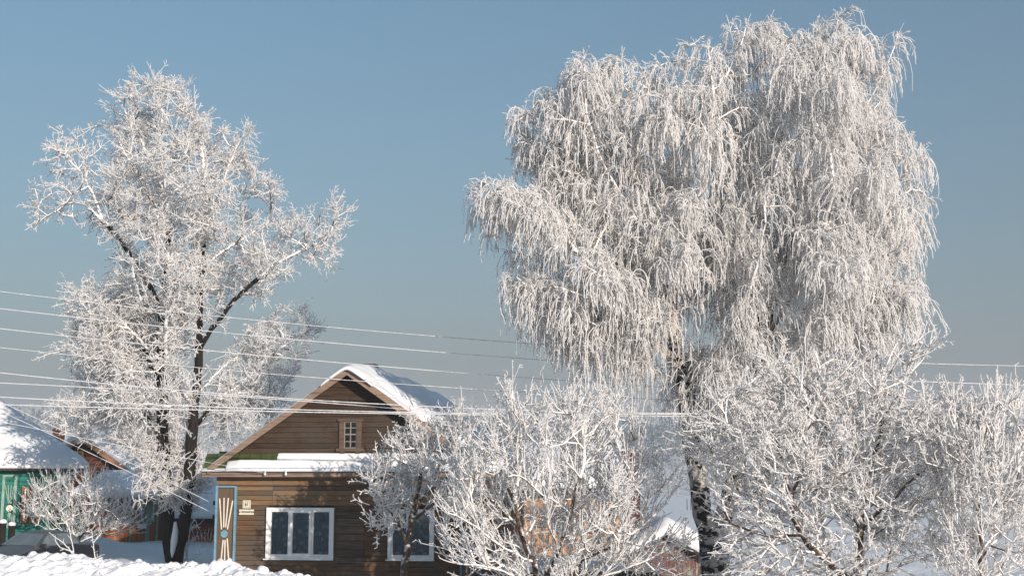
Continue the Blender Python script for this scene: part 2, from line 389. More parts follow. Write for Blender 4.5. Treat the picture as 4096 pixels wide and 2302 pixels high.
unit_me = None
def unit_plank():
    """a shared board: unit box with chamfered long edges"""
    global unit_me
    if unit_me is None:
        e = .035
        ring = [(-.5, -.5 + e), (-.5 + e * 2, -.5), (.5, -.5), (.5, .5), (-.5 + e * 2, .5), (-.5, .5 - e)]
        v = [(x, y, z) for x in (-.5, .5) for y, z in ring]; n = len(ring)
        f = [tuple(range(n)), tuple(range(2 * n - 1, n - 1, -1))] + [(i, i + n, (i + 1) % n + n, (i + 1) % n) for i in range(n)]
        mb = MB(); mb.v = v; mb.f = f; o = mb.build('plank', None); unit_me = o.data; bpy.data.objects.remove(o)
    return unit_me
mesh_of = {}
def board(name, mat, parent, x0, x1, y0, y1, z0, z1, rot=None):
    key = (name, mat.name)
    if key not in mesh_of:
        me = unit_plank().copy(); me.name = name; me.materials.clear(); me.materials.append(mat); mesh_of[key] = me
    o = bpy.data.objects.new(name, mesh_of[key]); COL.objects.link(o); o.parent = parent
    o.location = ((x0 + x1) / 2, (y0 + y1) / 2, (z0 + z1) / 2); o.scale = (x1 - x0, y1 - y0, z1 - z0)
    if rot: o.rotation_euler = rot
    return o

def snow_slab(name, fn, T, parent, nu=40, nv=50, pu=8, pv=8, amp=.12, fr=1.6, bulge=.10, seed=0, tf=None, mat=None):
    """closed blanket of snow over the surface fn(u, v) -> (point, normal); bulges over its edges"""
    a = .5 - .5 * np.cos(np.linspace(0, np.pi, nu)); c = .5 - .5 * np.cos(np.linspace(0, np.pi, nv))
    V = np.zeros((nu, nv, 3)); B = np.zeros((nu, nv, 3))
    for i, u in enumerate(a):
        for j, v in enumerate(c):
            p, n = fn(u, v); p = np.array(p); n = np.array(n)
            eu = abs(2 * u - 1) ** pu; ev = abs(2 * v - 1) ** pv
            prof = math.sqrt(max(0, 1 - eu)) * math.sqrt(max(0, 1 - ev))
            t = T * (tf(u, v) if tf else 1)
            nz = float(snoise(p[0] * fr, p[1] * fr, p[2] * fr, seed=seed)) * amp + float(snoise(p[0] * fr * 3, p[1] * fr * 3, p[2] * 3, seed=seed + 3)) * amp * .35
            h = t * prof * (1 + nz)
            mid = max(0, prof * (1 - prof)) * 4
            du = (np.array(fn(min(1, u + .01), v)[0]) - np.array(fn(max(0, u - .01), v)[0])); dv = (np.array(fn(u, min(1, v + .01))[0]) - np.array(fn(u, max(0, v - .01))[0]))
            du = du / (np.linalg.norm(du) + 1e-9); dv = dv / (np.linalg.norm(dv) + 1e-9)
            out = du * np.sign(2 * u - 1) * abs(2 * u - 1) ** 10 + dv * np.sign(2 * v - 1) * abs(2 * v - 1) ** 10
            V[i, j] = p + n * h + out * bulge * mid * (t / max(T, 1e-6)); B[i, j] = p - n * .0
    id_ = np.arange(nu * nv).reshape(nu, nv)
    q = np.stack([id_[:-1, :-1], id_[:-1, 1:], id_[1:, 1:], id_[1:, :-1]], -1).reshape(-1, 4)
    nb = nu * nv; q2 = q[:, ::-1] + nb
    me = np_mesh(name, np.concatenate([V.reshape(-1, 3), B.reshape(-1, 3) + np.array([0, 0, .004])]), np.concatenate([q, q2]))
    import bmesh
    bm = bmesh.new(); bm.from_mesh(me); bmesh.ops.remove_doubles(bm, verts=bm.verts, dist=.0005); bmesh.ops.recalc_face_normals(bm, faces=bm.faces); bm.to_mesh(me); bm.free()
    me.polygons.foreach_set('use_smooth', [True] * len(me.polygons))
    return link(name, me, mat or M['roof_snow'], parent)

def text_mesh(name, s, size, mat, parent, loc, xs=1.0, align='CENTER'):
    cu = bpy.data.curves.new(name, 'FONT'); cu.body = s; cu.size = size; cu.extrude = .003; cu.align_x = align; cu.align_y = 'CENTER'; cu.offset = size * .012
    o = bpy.data.objects.new(name, cu); COL.objects.link(o)
    dg = bpy.context.evaluated_depsgraph_get(); me = bpy.data.meshes.new_from_object(o.evaluated_get(dg))
    bpy.data.objects.remove(o); me.materials.clear()
    t = link(name, me, mat, parent); t.location = loc; t.rotation_euler = (math.pi / 2, 0, 0); t.scale = (xs, 1, 1); return t

# ================================================================== the brown plank house
HF = Frame(1400, 36, R(5.5))
house = empty('wooden_house', HF.o, -R(5.5), label='brown weathered plank house with a green-edged porch roof and snow-heaped gable', cat='house')
hx = lambda px, py=1950, ly=0: HF.hit(px, py, ly)[0]
hz = lambda py, px=1400, ly=0: HF.hit(px, py, ly)[1]
XL, XR = hx(868), hx(1928)
LEN = 12.6
W1 = (hx(1072), hx(1340), hz(2233), hz(2029)); W2 = (hx(1556), hx(1739), hz(2233), hz(2034))
ZT = hz(1940)                                       # top of the plank field, under the frieze
BX = (hx(1343), hx(1461), hz(2246), hz(2057))       # boarded-up patch between the windows
_g = ZT - .012
BX = (BX[0], BX[1], _g - math.ceil((_g - BX[2]) / .142) * .142 + .010, _g - math.floor((_g - BX[3]) / .142) * .142)
# sheathing with openings
sh = MB()
xs_ = [XL + .02, W1[0] + .08, W1[1] - .08, W2[0] + .08, W2[1] - .08, XR - .02]
sh.box(xs_[0], xs_[1], .035, .12, -.3, 3.9); sh.box(xs_[2], xs_[3], .035, .12, -.3, 3.9); sh.box(xs_[4], xs_[5], .035, .12, -.3, 3.9)
for w in (W1, W2):
    sh.box(w[0] + .08, w[1] - .08, .035, .12, -.3, w[2] + .08); sh.box(w[0] + .08, w[1] - .08, .035, .12, w[3] - .08, 3.9)
sh.box(XL + .02, XL + .10, .12, LEN, -.3, 3.6); sh.box(XR - .10, XR - .02, .12, LEN, -.3, 3.6); sh.box(XL + .10, XR - .10, LEN - .1, LEN, -.3, 3.6)
sh.build('wall', M['sheath'], house)
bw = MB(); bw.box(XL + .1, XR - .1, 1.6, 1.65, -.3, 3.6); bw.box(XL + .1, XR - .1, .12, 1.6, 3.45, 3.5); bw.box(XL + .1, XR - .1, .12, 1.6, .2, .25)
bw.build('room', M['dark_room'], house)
PIL = (hx(868), hx(950)); PIR = (hx(1843), hx(1927))
def cut(intervals, a, b):
    out = []
    for x0, x1 in intervals:
        if b <= x0 or a >= x1: out.append((x0, x1)); continue
        if x0 < a: out.append((x0, a))
        if b < x1: out.append((b, x1))
    return out
pitch = .142; z = ZT - .012; row = 0
rr = random.Random(5)
while z > -.15:
    z0, z1 = z - pitch + .010, z
    iv = [(PIL[1] + .004, PIR[0] - .004)]
    for w in (W1, W2):
        if z0 < w[3] - .02 and z1 > w[2] + .02: iv = cut(iv, w[0] + .02, w[1] - .02)
    if z0 < BX[3] and z1 > BX[2]: iv = cut(iv, BX[0], BX[1])
    seam = hx(1092) if z0 > W1[3] - .05 else None
    out = []
    for a, b in iv:
        if seam and a < seam < b: out += [(a, seam - .004), (seam + .004, b)]
        elif b - a > 3.2:
            s = rr.uniform(a + 1, b - 1); out += [(a, s - .003), (s + .003, b)]
        else: out.append((a, b))
    for a, b in out:
        if b - a < .03: continue
        d = rr.uniform(0, .010)
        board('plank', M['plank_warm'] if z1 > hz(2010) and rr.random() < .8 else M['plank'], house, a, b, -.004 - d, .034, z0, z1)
    z -= pitch; row += 1
z = BX[3]
while z > BX[2] + .05:
    h = rr.uniform(.17, .23); board('plank', M['plank_grey'], house, BX[0] + .006, BX[1] - .006, -.014 - rr.uniform(0, .012), .034, max(BX[2], z - h + .012), z); z -= h
# frieze boards above the plank field and the shadow-casting batten
for k, (a, b) in enumerate(((1905, 1921), (1922, 1938))):
    for x0, x1 in ((XL, hx(1092)), (hx(1092) + .008, hx(1480)), (hx(1480) + .008, XR)):
        board('frieze_board', M['plank_warm'], house, x0, x1, -.045 - .008 * k, .034, hz(b), hz(a))
board('batten', M['plank_grey'], house, PIL[1], PIR[0], -.085, -.055, hz(1941), hz(1937.5))
# right side wall boards
z = 3.35
while z > 0:
    o = board('side_board', M['plank_side'], house, XR - .018, XR + .018 + rr.uniform(0, .008), .06, LEN, z - .15, z - .008); z -= .152
# gable
AX, AZ = HF.hit(1388, 1466, -.45)
EXL, EZL = HF.hit(829, 1868, -.45)
slope = (AZ - EZL) / (AX - EXL); EXR = AX + (AX - EXL)
z0g = hz(1812); BT = .14                              # roof build-up under the top line
def roof_z(x): return AZ - abs(x - AX) * slope
GW = (hx(1357), hx(1441), hz(1792), hz(1684))
z = z0g; k = 0
while z < AZ - BT - .25:
    z1 = z + .152
    hw0 = (AZ - BT - z) / slope; hw1 = max(.02, (AZ - BT - z1) / slope)
    parts = [(-hw0, -hw1, hw1, hw0)]
    d = rr.uniform(0, .012)
    def trap(x0b, x0t, x1t, x1b):
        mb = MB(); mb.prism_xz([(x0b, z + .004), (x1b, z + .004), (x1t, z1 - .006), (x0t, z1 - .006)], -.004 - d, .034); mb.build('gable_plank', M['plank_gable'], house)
    if z < GW[3] - .03 and z1 > GW[2] + .03:
        trap(AX - hw0, AX - hw1, GW[0] + .05, GW[0] + .05); trap(GW[1] - .05, GW[1] - .05, AX + hw1, AX + hw0)
    elif k % 3 == 1:
        s = AX + rr.uniform(-.6, .6) * hw1; trap(AX - hw0, AX - hw1, s - .004, s - .004); trap(s + .004, s + .004, AX + hw1, AX + hw0)
    else: trap(AX - hw0, AX - hw1, AX + hw1, AX + hw0)
    z = z1; k += 1
gb = MB(); hw = (AZ - BT - z0g) / slope
gb.prism_xz([(AX - hw, z0g - .1), (GW[0] + .06, z0g - .1), (GW[0] + .06, roof_z(GW[0]) - BT - .02), (AX - .02 - hw * .0, AZ - BT - .02) if False else (GW[0] + .06, roof_z(GW[0] + .06) - BT - .02)][:3], .036, .1)
gb.prism_xz([(AX + hw, z0g - .1), (GW[1] - .06, z0g - .1), (GW[1] - .06, roof_z(GW[1]) - BT - .02)], .036, .1)
gb.prism_xz([(GW[0] + .062, GW[3] - .05), (GW[1] - .062, GW[3] - .05), (GW[1] - .062, roof_z(GW[1]) - BT), (AX, AZ - BT - .02), (GW[0] + .062, roof_z(GW[0]) - BT)], .036, .1)
gb.build('gable_sheathing', M['sheath'], house)
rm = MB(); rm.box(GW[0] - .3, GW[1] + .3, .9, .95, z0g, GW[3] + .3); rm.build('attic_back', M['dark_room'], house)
# attic window: casing, sash, muntins, panes
aw = empty('attic_window', (0, 0, 0)); aw.parent = house
mb = MB(); c = .115
mb.box(GW[0] - .02, GW[0] + c, -.06, -.016, GW[2], GW[3]); mb.box(GW[1] - c, GW[1] + .02, -.06, -.016, GW[2], GW[3])
mb.box(GW[0] - .07, GW[1] + .07, -.08, -.016, GW[3] + .001, GW[3] + .07); mb.box(GW[0] - .10, GW[1] + .10, -.085, -.016, GW[2] - .09, GW[2] - .001)
mb.box(GW[0] + .02, GW[0] + .15, -.06, -.016, GW[2] - .26, GW[2] - .092); mb.box(GW[1] - .15, GW[1] - .02, -.06, -.016, GW[2] - .26, GW[2] - .092)
mb.build('casing', M['plank_grey'], aw)
g0, g1, g2, g3 = GW[0] + c + .003, GW[1] - c - .003, GW[2] + .003, GW[3] - .003
mb = MB(); t = .028
mb.box(g0, g0 + t, -.03, .02, g2, g3); mb.box(g1 - t, g1, -.03, .02, g2, g3); mb.box(g0 + t, g1 - t, -.03, .02, g3 - t, g3); mb.box(g0 + t, g1 - t, -.03, .02, g2, g2 + t)
mb.box((g0 + g1) / 2 - .016, (g0 + g1) / 2 + .016, -.028, .018, g2 + t, g3 - t)
zz = [g2 + (g3 - g2) * q for q in (.25, .52, .76)]
for i, q in enumerate(zz):
    hh = .02 if i == 1 else .013
    mb.box(g0 + t, (g0 + g1) / 2 - .017, -.028, .018, q - hh, q + hh); mb.box((g0 + g1) / 2 + .017, g1 - t, -.028, .018, q - hh, q + hh)
mb.build('sash', M['shaded_sash'], aw)
lv = [g2 + t] + zz + [g3 - t]
for i in range(4):
    for a, b in ((g0 + t, (g0 + g1) / 2 - .017), ((g0 + g1) / 2 + .017, g1 - t)):
        board('pane', M['dark_glass'], aw, a, b, .0, .004, lv[i] + .012, lv[i + 1] - .012)
mb = MB()
for i in range(14):
    x = g0 + (g1 - g0) * i / 14; mb.box(x, x + (g1 - g0) / 14 + .001, .22 + .02 * math.sin(i * 1.9), .23 + .02 * math.sin(i * 1.9), g2 - .05, g2 + .38 + .1 * math.sin(i * .8))
mb.build('curtain', M['lace'], aw)
# roof
cs = 1 / math.sqrt(1 + slope ** 2)
for s, en in ((-1, EXL), (1, EXR)):
    mb = MB(); ex = en - AX
    mb.prism_xz([(AX, AZ - .03), (AX + ex, AZ - .03 - abs(ex) * slope), (AX + ex, AZ - .11 - abs(ex) * slope), (AX, AZ - .11)], -.42, LEN + .35)
    mb.build('roof', M['roof_felt'], house)
    mb = MB(); w = .235
    mb.prism_xz([(AX + s * .003, AZ), (AX + ex, AZ - abs(ex) * slope), (AX + ex, AZ - abs(ex) * slope - w * .85), (AX + s * .003, AZ - w)], -.455, -.425)
    mb.build('bargeboard', M['bargeboard'], house)
def slope_fn(s, a0, a1, y0, y1):
    def fn(u, v):
        d = a0 + (a1 - a0) * u; return (AX + s * d, y0 + (y1 - y0) * v, AZ - .03 - d * slope), (s * slope * cs, 0, cs)
    return fn
def ridge_fn(u, v):                                  # wraps over the ridge
    d = (u * 2 - 1); y = -.55 + (LEN + .8) * v
    a = d * .75; zt = AZ - .03 - math.sqrt(a * a + .01) * slope
    return (AX + a, y, zt), (a * .35, 0, 1)
HL = (EXR - AX)
snow_slab('snow_blanket', slope_fn(1, .3, HL + .08, .55, LEN + .3), .42, house, 40, 70, 10, 14, .22, 1.1, .12, 1)
snow_slab('snow_blanket', slope_fn(1, .02, HL - 1.9, -.34, .75), .17, house, 30, 20, 4, 5, .25, 2.2, .03, 5, tf=lambda u, v: 1 - .8 * u)
snow_slab('snow_blanket', slope_fn(-1, .0, HL - .02, -.44, LEN + .3), .13, house, 40, 50, 14, 14, .22, 1.3, .03, 2)
snow_slab('ridge_snow', ridge_fn, .37, house, 30, 60, 3.0, 8, .22, .9, .22, 3, tf=lambda u, v: 1.0 if v > .2 else .75 + .25 * v * 5)
# pent roof over the front: metal sheets, snow, fascia
ztp, zbp = hz(1813, ly=0), HF.hit(1300, 1884, -.42)[1]
pxl, pxr = HF.hit(806, 1890, -.42)[0], HF.hit(1978, 1890, -.42)[0]
hyp = math.hypot(.42, ztp - zbp)
x = pxl; ang = math.atan2(ztp - zbp, .42); k = 0
while x < pxr - .05:
    x1 = min(pxr, x + .335)
    o = board('metal_sheet', M['green_metal'], house, x + .003, x1 - .003, -.21 - hyp / 2, -.21 + hyp / 2, (ztp + zbp) / 2 - .004, (ztp + zbp) / 2 + .004, (ang, 0, 0))
    if x > pxl + .1: board('seam', M['green_metal'], house, x - .009, x + .009, -.21 - hyp / 2, -.21 + hyp / 2, (ztp + zbp) / 2 + .006, (ztp + zbp) / 2 + .036, (ang, 0, 0))
    x = x1; k += 1
def pent_fn(x0, x1, v0, v1):
    def fn(u, v):
        w = v0 + (v1 - v0) * v
        return (x0 + (x1 - x0) * u, -.43 + .42 * w, zbp + .012 + (ztp - zbp) * w), (0, -math.sin(ang), math.cos(ang))
    return fn
sx0 = HF.hit(905, 1860, -.4)[0]
snow_slab('porch_roof_snow', pent_fn(sx0, pxr, -.03, .48), .16, house, 130, 26, 120, 5, .30, 1.5, .05, 4, tf=lambda u, v: min(1, .55 + u * 9) * (1 + .25 * math.sin(u * 9)))
snow_slab('porch_roof_snow', pent_fn(hx(1110, 1820, -.1), pxr, .36, .99), .04, house, 90, 16, 60, 6, .45, 2.6, .01, 6, mat=M['roof_snow'])
snow_slab('porch_roof_snow', pent_fn(pxl, sx0 + .1, -.03, .12), .045, house, 30, 10, 10, 4, .3, 3, .01, 8)
board('porch_fascia', M['bargeboard'], house, pxl, pxr, -.40, -.37, HF.hit(1300, 1906, -.4)[1], zbp - .014)
mb = MB(); mb.box(pxl + .02, pxr - .02, -.37, -.05, HF.hit(1300, 1899, -.6)[1], HF.hit(1300, 1897, -.6)[1]); mb.build('soffit', M['plank_grey'], house)
mb = MB(); mb.box(pxl - .03, pxr + .03, -.46, -.40, zbp - .012, zbp + .004); mb.build('drip_edge', M['black_metal'], house)
# corner pilasters with ray ornament
def pilaster(x0, x1, lab):
    t = .055; zt = hz(1941)
    pl = empty('pilaster', (0, 0, 0)); pl.parent = house; pl['label'] = lab
    board('panel', M['panel_wood'], pl, x0 + t + .001, (x0 + x1) / 2 - .002, -.05, -.01, -.2, zt - t); board('panel', M['panel_wood'], pl, (x0 + x1) / 2 + .002, x1 - t - .001, -.052, -.01, -.2, zt - t)
    mb = MB(); mb.box(x0, x0 + t, -.10, .03, -.2, zt); mb.box(x1 - t, x1, -.10, .03, -.2, zt); mb.box(x0 + t, x1 - t, -.10, .03, zt - t + .002, zt); mb.build('frame', M['blue_paint'], pl)
    cx = (x0 + x1) / 2 - .005
    X = lambda zx: cx + (zx - 231) / 1.571 / 136.5; Z = lambda zy: hz(1380 + zy / 1.571)
    for a, b, c, d in ((190, 963, 208, 1158), (218, 958, 222, 1145), (246, 960, 234, 1145), (274, 976, 246, 1158), (221, 1225, 207, 1420), (233, 1225, 235, 1420), (246, 1215, 265, 1400)):
        xa, za, xb, zb = X(a), Z(b), X(c), Z(d); L = math.hypot(xb - xa, zb - za); an = math.atan2(xb - xa, -(zb - za))
        board('ray', M['cream_paint'], pl, (xa + xb) / 2 - .017, (xa + xb) / 2 + .017, -.066, -.053, (za + zb) / 2 - L / 2, (za + zb) / 2 + L / 2, (0, -an, 0))
    mb = MB(); mb.cyl((X(227), -.052, Z(1187)), (X(227), -.072, Z(1187)), .105, n=28); mb.build('disc', M['blue_paint'], pl)
pilaster(PIL[0], PIL[1], 'left corner pilaster, fully visible blue frame'); pilaster(PIR[0], PIR[1], 'right corner pilaster partly behind frosted twigs')
# plates
def ring(name, x, z, w, h, t, y, mat, par):
    mb = MB(); mb.box(x - w, x - w + t, y - .002, y, z - h, z + h); mb.box(x + w - t, x + w, y - .002, y, z - h, z + h)
    mb.box(x - w + t, x + w - t, y - .002, y, z + h - t, z + h); mb.box(x - w + t, x + w - t, y - .002, y, z - h, z - h + t); mb.build(name, mat, par)
nx_, nz_ = HF.hit(988, 2015); pl = empty('house_number_plate', (0, 0, 0)); pl.parent = house
board('plate', M['plate'], pl, nx_ - .118, nx_ + .118, -.032, -.016, nz_ - .115, nz_ + .115)
ring('border', nx_, nz_, .092, .092, .005, -.033, M['black_paint'], pl); 
text_mesh('numeral', '61', .155, M['black_paint'], pl, (nx_, -.036, nz_), .72)
sx_, sz_ = HF.hit(987, 2046); pl = empty('street_name_plate', (0, 0, 0)); pl.parent = house
board('plate', M['plate'], pl, sx_ - .22, sx_ + .22, -.032, -.016, sz_ - .076, sz_ + .076)
text_mesh('lettering', 'ул. ПЕРВОМАЙСКАЯ', .066, M['black_paint'], pl, (sx_, -.036, sz_), .70)
# front windows
def window(w, splits, label, center=None):
    x0, x1, z0, z1 = w; wn_ = empty('window', (0, 0, 0)); wn_.parent = house; wn_['label'] = label
    mb = MB(); t = .085
    mb.box(x0, x0 + t, -.09, .05, z0, z1); mb.box(x1 - t, x1, -.09, .05, z0, z1); mb.box(x0 + t, x1 - t, -.09, .05, z1 - t * .8, z1); mb.box(x0 + t, x1 - t, -.09, .05, z0, z0 + t * .8)
    mb.box(x0 - .05, x1 + .01, -.14, -.02, z0 - .035, z0 - .002)
    mb.build('frame', M['white_paint'], wn_)
    xi0, xi1, zi0, zi1 = x0 + t + .002, x1 - t - .002, z0 + t * .8 + .002, z1 - t * .8 - .002
    ed = [xi0 + (xi1 - xi0) * s for s in splits]
    for i in range(len(ed) - 1):
        a, b = ed[i] + .002, ed[i + 1] - .002; s = .075 if i == center else .048; yf = -.085 if i == center else -.06
        sa = empty('sash', (0, 0, 0)) if False else None
        mb = MB(); mb.box(a, a + s, yf, .04, zi0, zi1); mb.box(b - s, b, yf, .04, zi0, zi1); mb.box(a + s, b - s, yf, .04, zi1 - s, zi1); mb.box(a + s, b - s, yf, .04, zi0, zi0 + s)
        sa = mb.build('sash', M['white_paint'], wn_)
        board('pane', M['glass'], sa, a + s - .005, b - s + .005, .0, .006, zi0 + s - .005, zi1 - s + .005)
    n = 90; mb = MB(); v = []; 
    for i in range(n + 1):
        x = xi0 + (xi1 - xi0) * i / n; y = .26 + .02 * math.sin(i * .9) + .012 * math.sin(i * 2.3)
        v += [(x, y, zi0 - .02), (x, y, zi1 + .05)]
    mb.add(v, [(2 * i, 2 * i + 2, 2 * i + 3, 2 * i + 1) for i in range(n)]); mb.build('curtain', M['lace'], wn_)
    mb = MB(); mb.box(xi0, xi1, .06, .24, zi0 - .04, zi0 - .005); mb.build('sill', M['white_paint'], wn_)
    for q, hp in ((.14, .30), (.52, .05), (.82, .26)):
        x = xi0 + (xi1 - xi0) * q; mb = MB(); mb.cyl((x, .14, zi0 - .004), (x, .14, zi0 + .12), .055, .075, 12); p = mb.build('pot', M['pot'], wn_)
        mb = MB(); rp = random.Random(int(q * 100))
        for i in range(34):
            a = rp.uniform(0, 6.28); l = rp.uniform(.5, 1) * hp; d = Vector((math.cos(a) * .5, math.sin(a) * .2, 1)); c = Vector((x, .14, zi0 + .11)); e = c + d.normalized() * l
            mb.add([c, e + Vector((.03, 0, 0)), e + Vector((0, 0, .05)), e - Vector((.03, 0, 0))], [(0, 1, 2, 3)])
        mb.build('houseplant', M['leafy'], p)
window(W1, (0, .335, .69, 1), 'three-part white window left of the house front', 1)
window(W2, (0, .42, 1), 'narrower white window behind the frosted crab tree')
# insulators and brackets
for px, py, lab in ((1063, 1894, None), (1146, 1894, None)):
    x, z = HF.hit(px, py, -.42); ins = empty('insulator_bracket', (0, 0, 0)); ins.parent = house
    mb = MB(); mb.cyl((x, -.40, z), (x, -.50, z + .01), .012, n=6); mb.build('hook', M['black_metal'], ins)
    mb = MB(); mb.cyl((x, -.50, z - .03), (x, -.50, z + .09), .035, .028, 10); mb.cyl((x, -.50, z + .0901), (x, -.50, z + .12), .045, .03, 10); mb.build('insulator', M['ceramic'], ins)
for py in (2014, 2070):
    z = hz(py); mb = MB(); mb.cyl((XL - .005, .25, z), (XL - .16, .25, z), .014, n=6); mb.cyl((XL - .16, .25, z - .05), (XL - .16, .25, z + .07), .035, .03, 8); mb.build('side_bracket', M['black_metal'], house)
# chimneys
def chimney(par, x, y, z0, z1, w, mat, capm=None, snow=.12):
    mb = MB(); mb.box(x - w, x + w, y - w, y + w, z0, z1); mb.box(x - w * 1.15, x + w * 1.15, y - w * 1.15, y + w * 1.15, z1 - .13, z1 - .03); ch = mb.build('chimney', mat, par)
    if snow: 
        o = link('snow_cap', np_mesh('snow_cap', IV * np.array([w * 1.1, w * 1.1, snow]), IT), M['roof_snow'], ch); o.location = (x, y, z1)
mb = MB(); qx, qz = HF.hit(1478, 1459, 3.6); mb.box(qx - .2, qx + .25, 3.4, 3.8, qz - .6, qz + .02); mb.build('roof_vent', M['black_metal'], house)
qx, qz = HF.hit(1822, 1672, 6.0); chimney(house, qx, 6.0, qz - 1.2, qz, .17, M['brick'])

# ================================================================== generic gabled / hipped neighbours
def gable_roof(par, xa, za, xl, xr, zl, zr, y0, y1, thick, mat, snow, bb=None, nm='roof', w=.22, seed=1):
    for s, ex, ez in ((-1, xl, zl), (1, xr, zr)):
        mb = MB(); mb.prism_xz([(xa, za - .02), (ex, ez - .02), (ex, ez - .02 - thick), (xa, za - .02 - thick)], y0 + .03, y1); mb.build(nm, mat, par)
        if bb:
            mb = MB(); mb.prism_xz([(xa + s * .003, za), (ex, ez), (ex, ez - w), (xa + s * .003, za - w)], y0 - .03, y0 + .026); mb.build('bargeboard', bb, par)
        dx, dz = ex - xa, ez - za; L = math.hypot(dx, dz); n = (-dz / L * (1 if dx > 0 else -1), 0, abs(dx) / L)
        def fn(u, v, dx=dx, dz=dz, n=n):
            return (xa + dx * (u * 1.02 - .0), y0 - .02 + (y1 - y0 + .04) * v, za - .015 + dz * u * 1.02), n
        snow_slab('snow_blanket', fn, snow, par, 30, 36, 9, 12, .2, .9, snow * .3, seed + s)
def ridge_cap(par, xa, za, y0, y1, snow, wd, sl, seed=2):
    def fn(u, v):
        a = (u * 2 - 1) * wd; return (xa + a, y0 - .04 + (y1 - y0 + .08) * v, za - .02 - math.sqrt(a * a + .004) * sl), (a * .3, 0, 1)
    snow_slab('ridge_snow', fn, snow, par, 20, 36, 3, 10, .2, .8, snow * .4, seed)

# ---- teal house at the left edge, low hipped roof heaped with snow
TF = Frame(150, 47, R(-19)); teal = empty('teal_house', TF.o, R(19), label='teal green house with a snow-heaped hipped roof at the left edge of the photo', cat='house')
tx = lambda px, py=1950, ly=0: TF.hit(px, py, ly)[0]; tz = lambda py, ly=0: TF.hit(150, py, ly)[1]
XL2, XR2 = -7.0, tx(282)
mb = MB(); mb.box(XL2, XR2 - .04, .05, 9, -.3, tz(1880)); mb.build('wall', M['teal'], teal)
z = tz(1885)
wins = [(tx(88), tx(116)), (tx(124), tx(158)), (tx(215), tx(234))]
WZ0, WZ1 = tz(2088), tz(1945)
while z > -.1:
    iv = [(XL2, XR2)]
    if z > WZ0 and z - .14 < WZ1: iv = cut(cut(iv, tx(82), tx(165)), tx(212), tx(240))
    for a, b in iv: board('wall_board', M['teal'], teal, a, b, -.01 - rr.uniform(0, .012), .048, z - .165, z - .006)
    z -= .17
for px in (14, 62, 196, 272):
    board('trim_board', M['mint_paint'], teal, tx(px) - .05, tx(px) + .05, -.07, -.024, -.2, tz(1897))
board('trim_board', M['mint_paint'], teal, tx(14) + .052, tx(62) - .052, -.07, -.024, tz(1905), tz(1897))
for a, b, c, d in ((22, 1940, 34, 2012), (33, 1938, 36, 2010), (45, 1938, 40, 2010), (55, 1942, 44, 2012), (34, 2048, 28, 2110), (38, 2048, 38, 2110), (42, 2048, 50, 2110)):
    xa, za = TF.hit(a, b); xb, zb = TF.hit(c, d); L = math.hypot(xb - xa, zb - za); an = math.atan2(xb - xa, -(zb - za))
    board('ray', M['mint_paint'], teal, (xa + xb) / 2 - .018, (xa + xb) / 2 + .018, -.05, -.026, (za + zb) / 2 - L / 2, (za + zb) / 2 + L / 2, (0, -an, 0))
mb = MB(); x, z = TF.hit(38, 2031); mb.cyl((x, -.025, z), (x, -.055, z), .12, n=20); mb.build('disc', M['cream_paint'], teal)
def small_window(par, x0, x1, z0, z1, y, frame_m, n=1, bars=1, sill=True):
    w = empty('window', (0, 0, 0)); w.parent = par; t = .07
    mb = MB(); mb.box(x0, x0 + t, y - .06, y + .03, z0, z1); mb.box(x1 - t, x1, y - .06, y + .03, z0, z1); mb.box(x0 + t, x1 - t, y - .06, y + .03, z1 - t, z1); mb.box(x0 + t, x1 - t, y - .06, y + .03, z0, z0 + t); mb.build('frame', frame_m, w)
    mb = MB(); mb.box((x0 + x1) / 2 - .02, (x0 + x1) / 2 + .02, y - .03, y + .01, z0 + t, z1 - t)
    for i in range(bars):
        q = z0 + t + (z1 - z0 - 2 * t) * (i + 1) / (bars + 1); mb.box(x0 + t, (x0 + x1) / 2 - .021, y - .03, y + .01, q - .018, q + .018); mb.box((x0 + x1) / 2 + .021, x1 - t, y - .03, y + .01, q - .018, q + .018)
    mb.build('muntin', M['white_paint'], w)
    board('pane', M['car_glass'], w, x0 + t - .01, x1 - t + .01, y + .012, y + .02, z0 + t - .01, z1 - t + .01)
for a, b in wins: small_window(teal, a, b, WZ0, WZ1, -.03, M['rust_paint'], bars=2)
ez = tz(1872, -.5); ax0 = TF.hit(-60, 1575, 3.5); ex1 = TF.hit(343, 1868, -.5)[0]
AXt, AZt = TF.hit(-95, 1560, 4.0)
mb = MB(); e0, e1, y0, y1 = XL2 - .5, ex1, -.5, 9.5; rx0 = XL2 + 3
v = [(e0, y0, ez), (e1, y0, ez), (e1, y1, ez), (e0, y1, ez), (rx0, 4.5, AZt), (AXt, 4.5, AZt), (e0, y0, ez - .08), (e1, y0, ez - .08), (e1, y1, ez - .08), (e0, y1, ez - .08)]
mb.add(v, [(0, 1, 5, 4), (1, 2, 5), (2, 3, 4, 5), (3, 0, 4), (0, 6, 7, 1), (1, 7, 8, 2), (2, 8, 9, 3), (3, 9, 6, 0), (6, 9, 8, 7)]); mb.build('roof', M['roof_felt'], teal)
mb = MB()
for i in range(60):
    x = e0 + (e1 - e0) * i / 60; mb.box(x, x + .07, y0 - .05, y0 - .002, ez - .055, ez - .01)
mb.build('corrugated_edge', M['black_metal'], teal)
def hip_front(u, v):
    xa = e0 + (e1 + .06 - e0) * u; xb = rx0 + (AXt + .1 - rx0) * u; n = Vector((0, -(AZt - ez), 5)).normalized()
    return (xa + (xb - xa) * v, y0 - .02 + 5.0 * v, ez + (AZt - ez) * v), tuple(n)
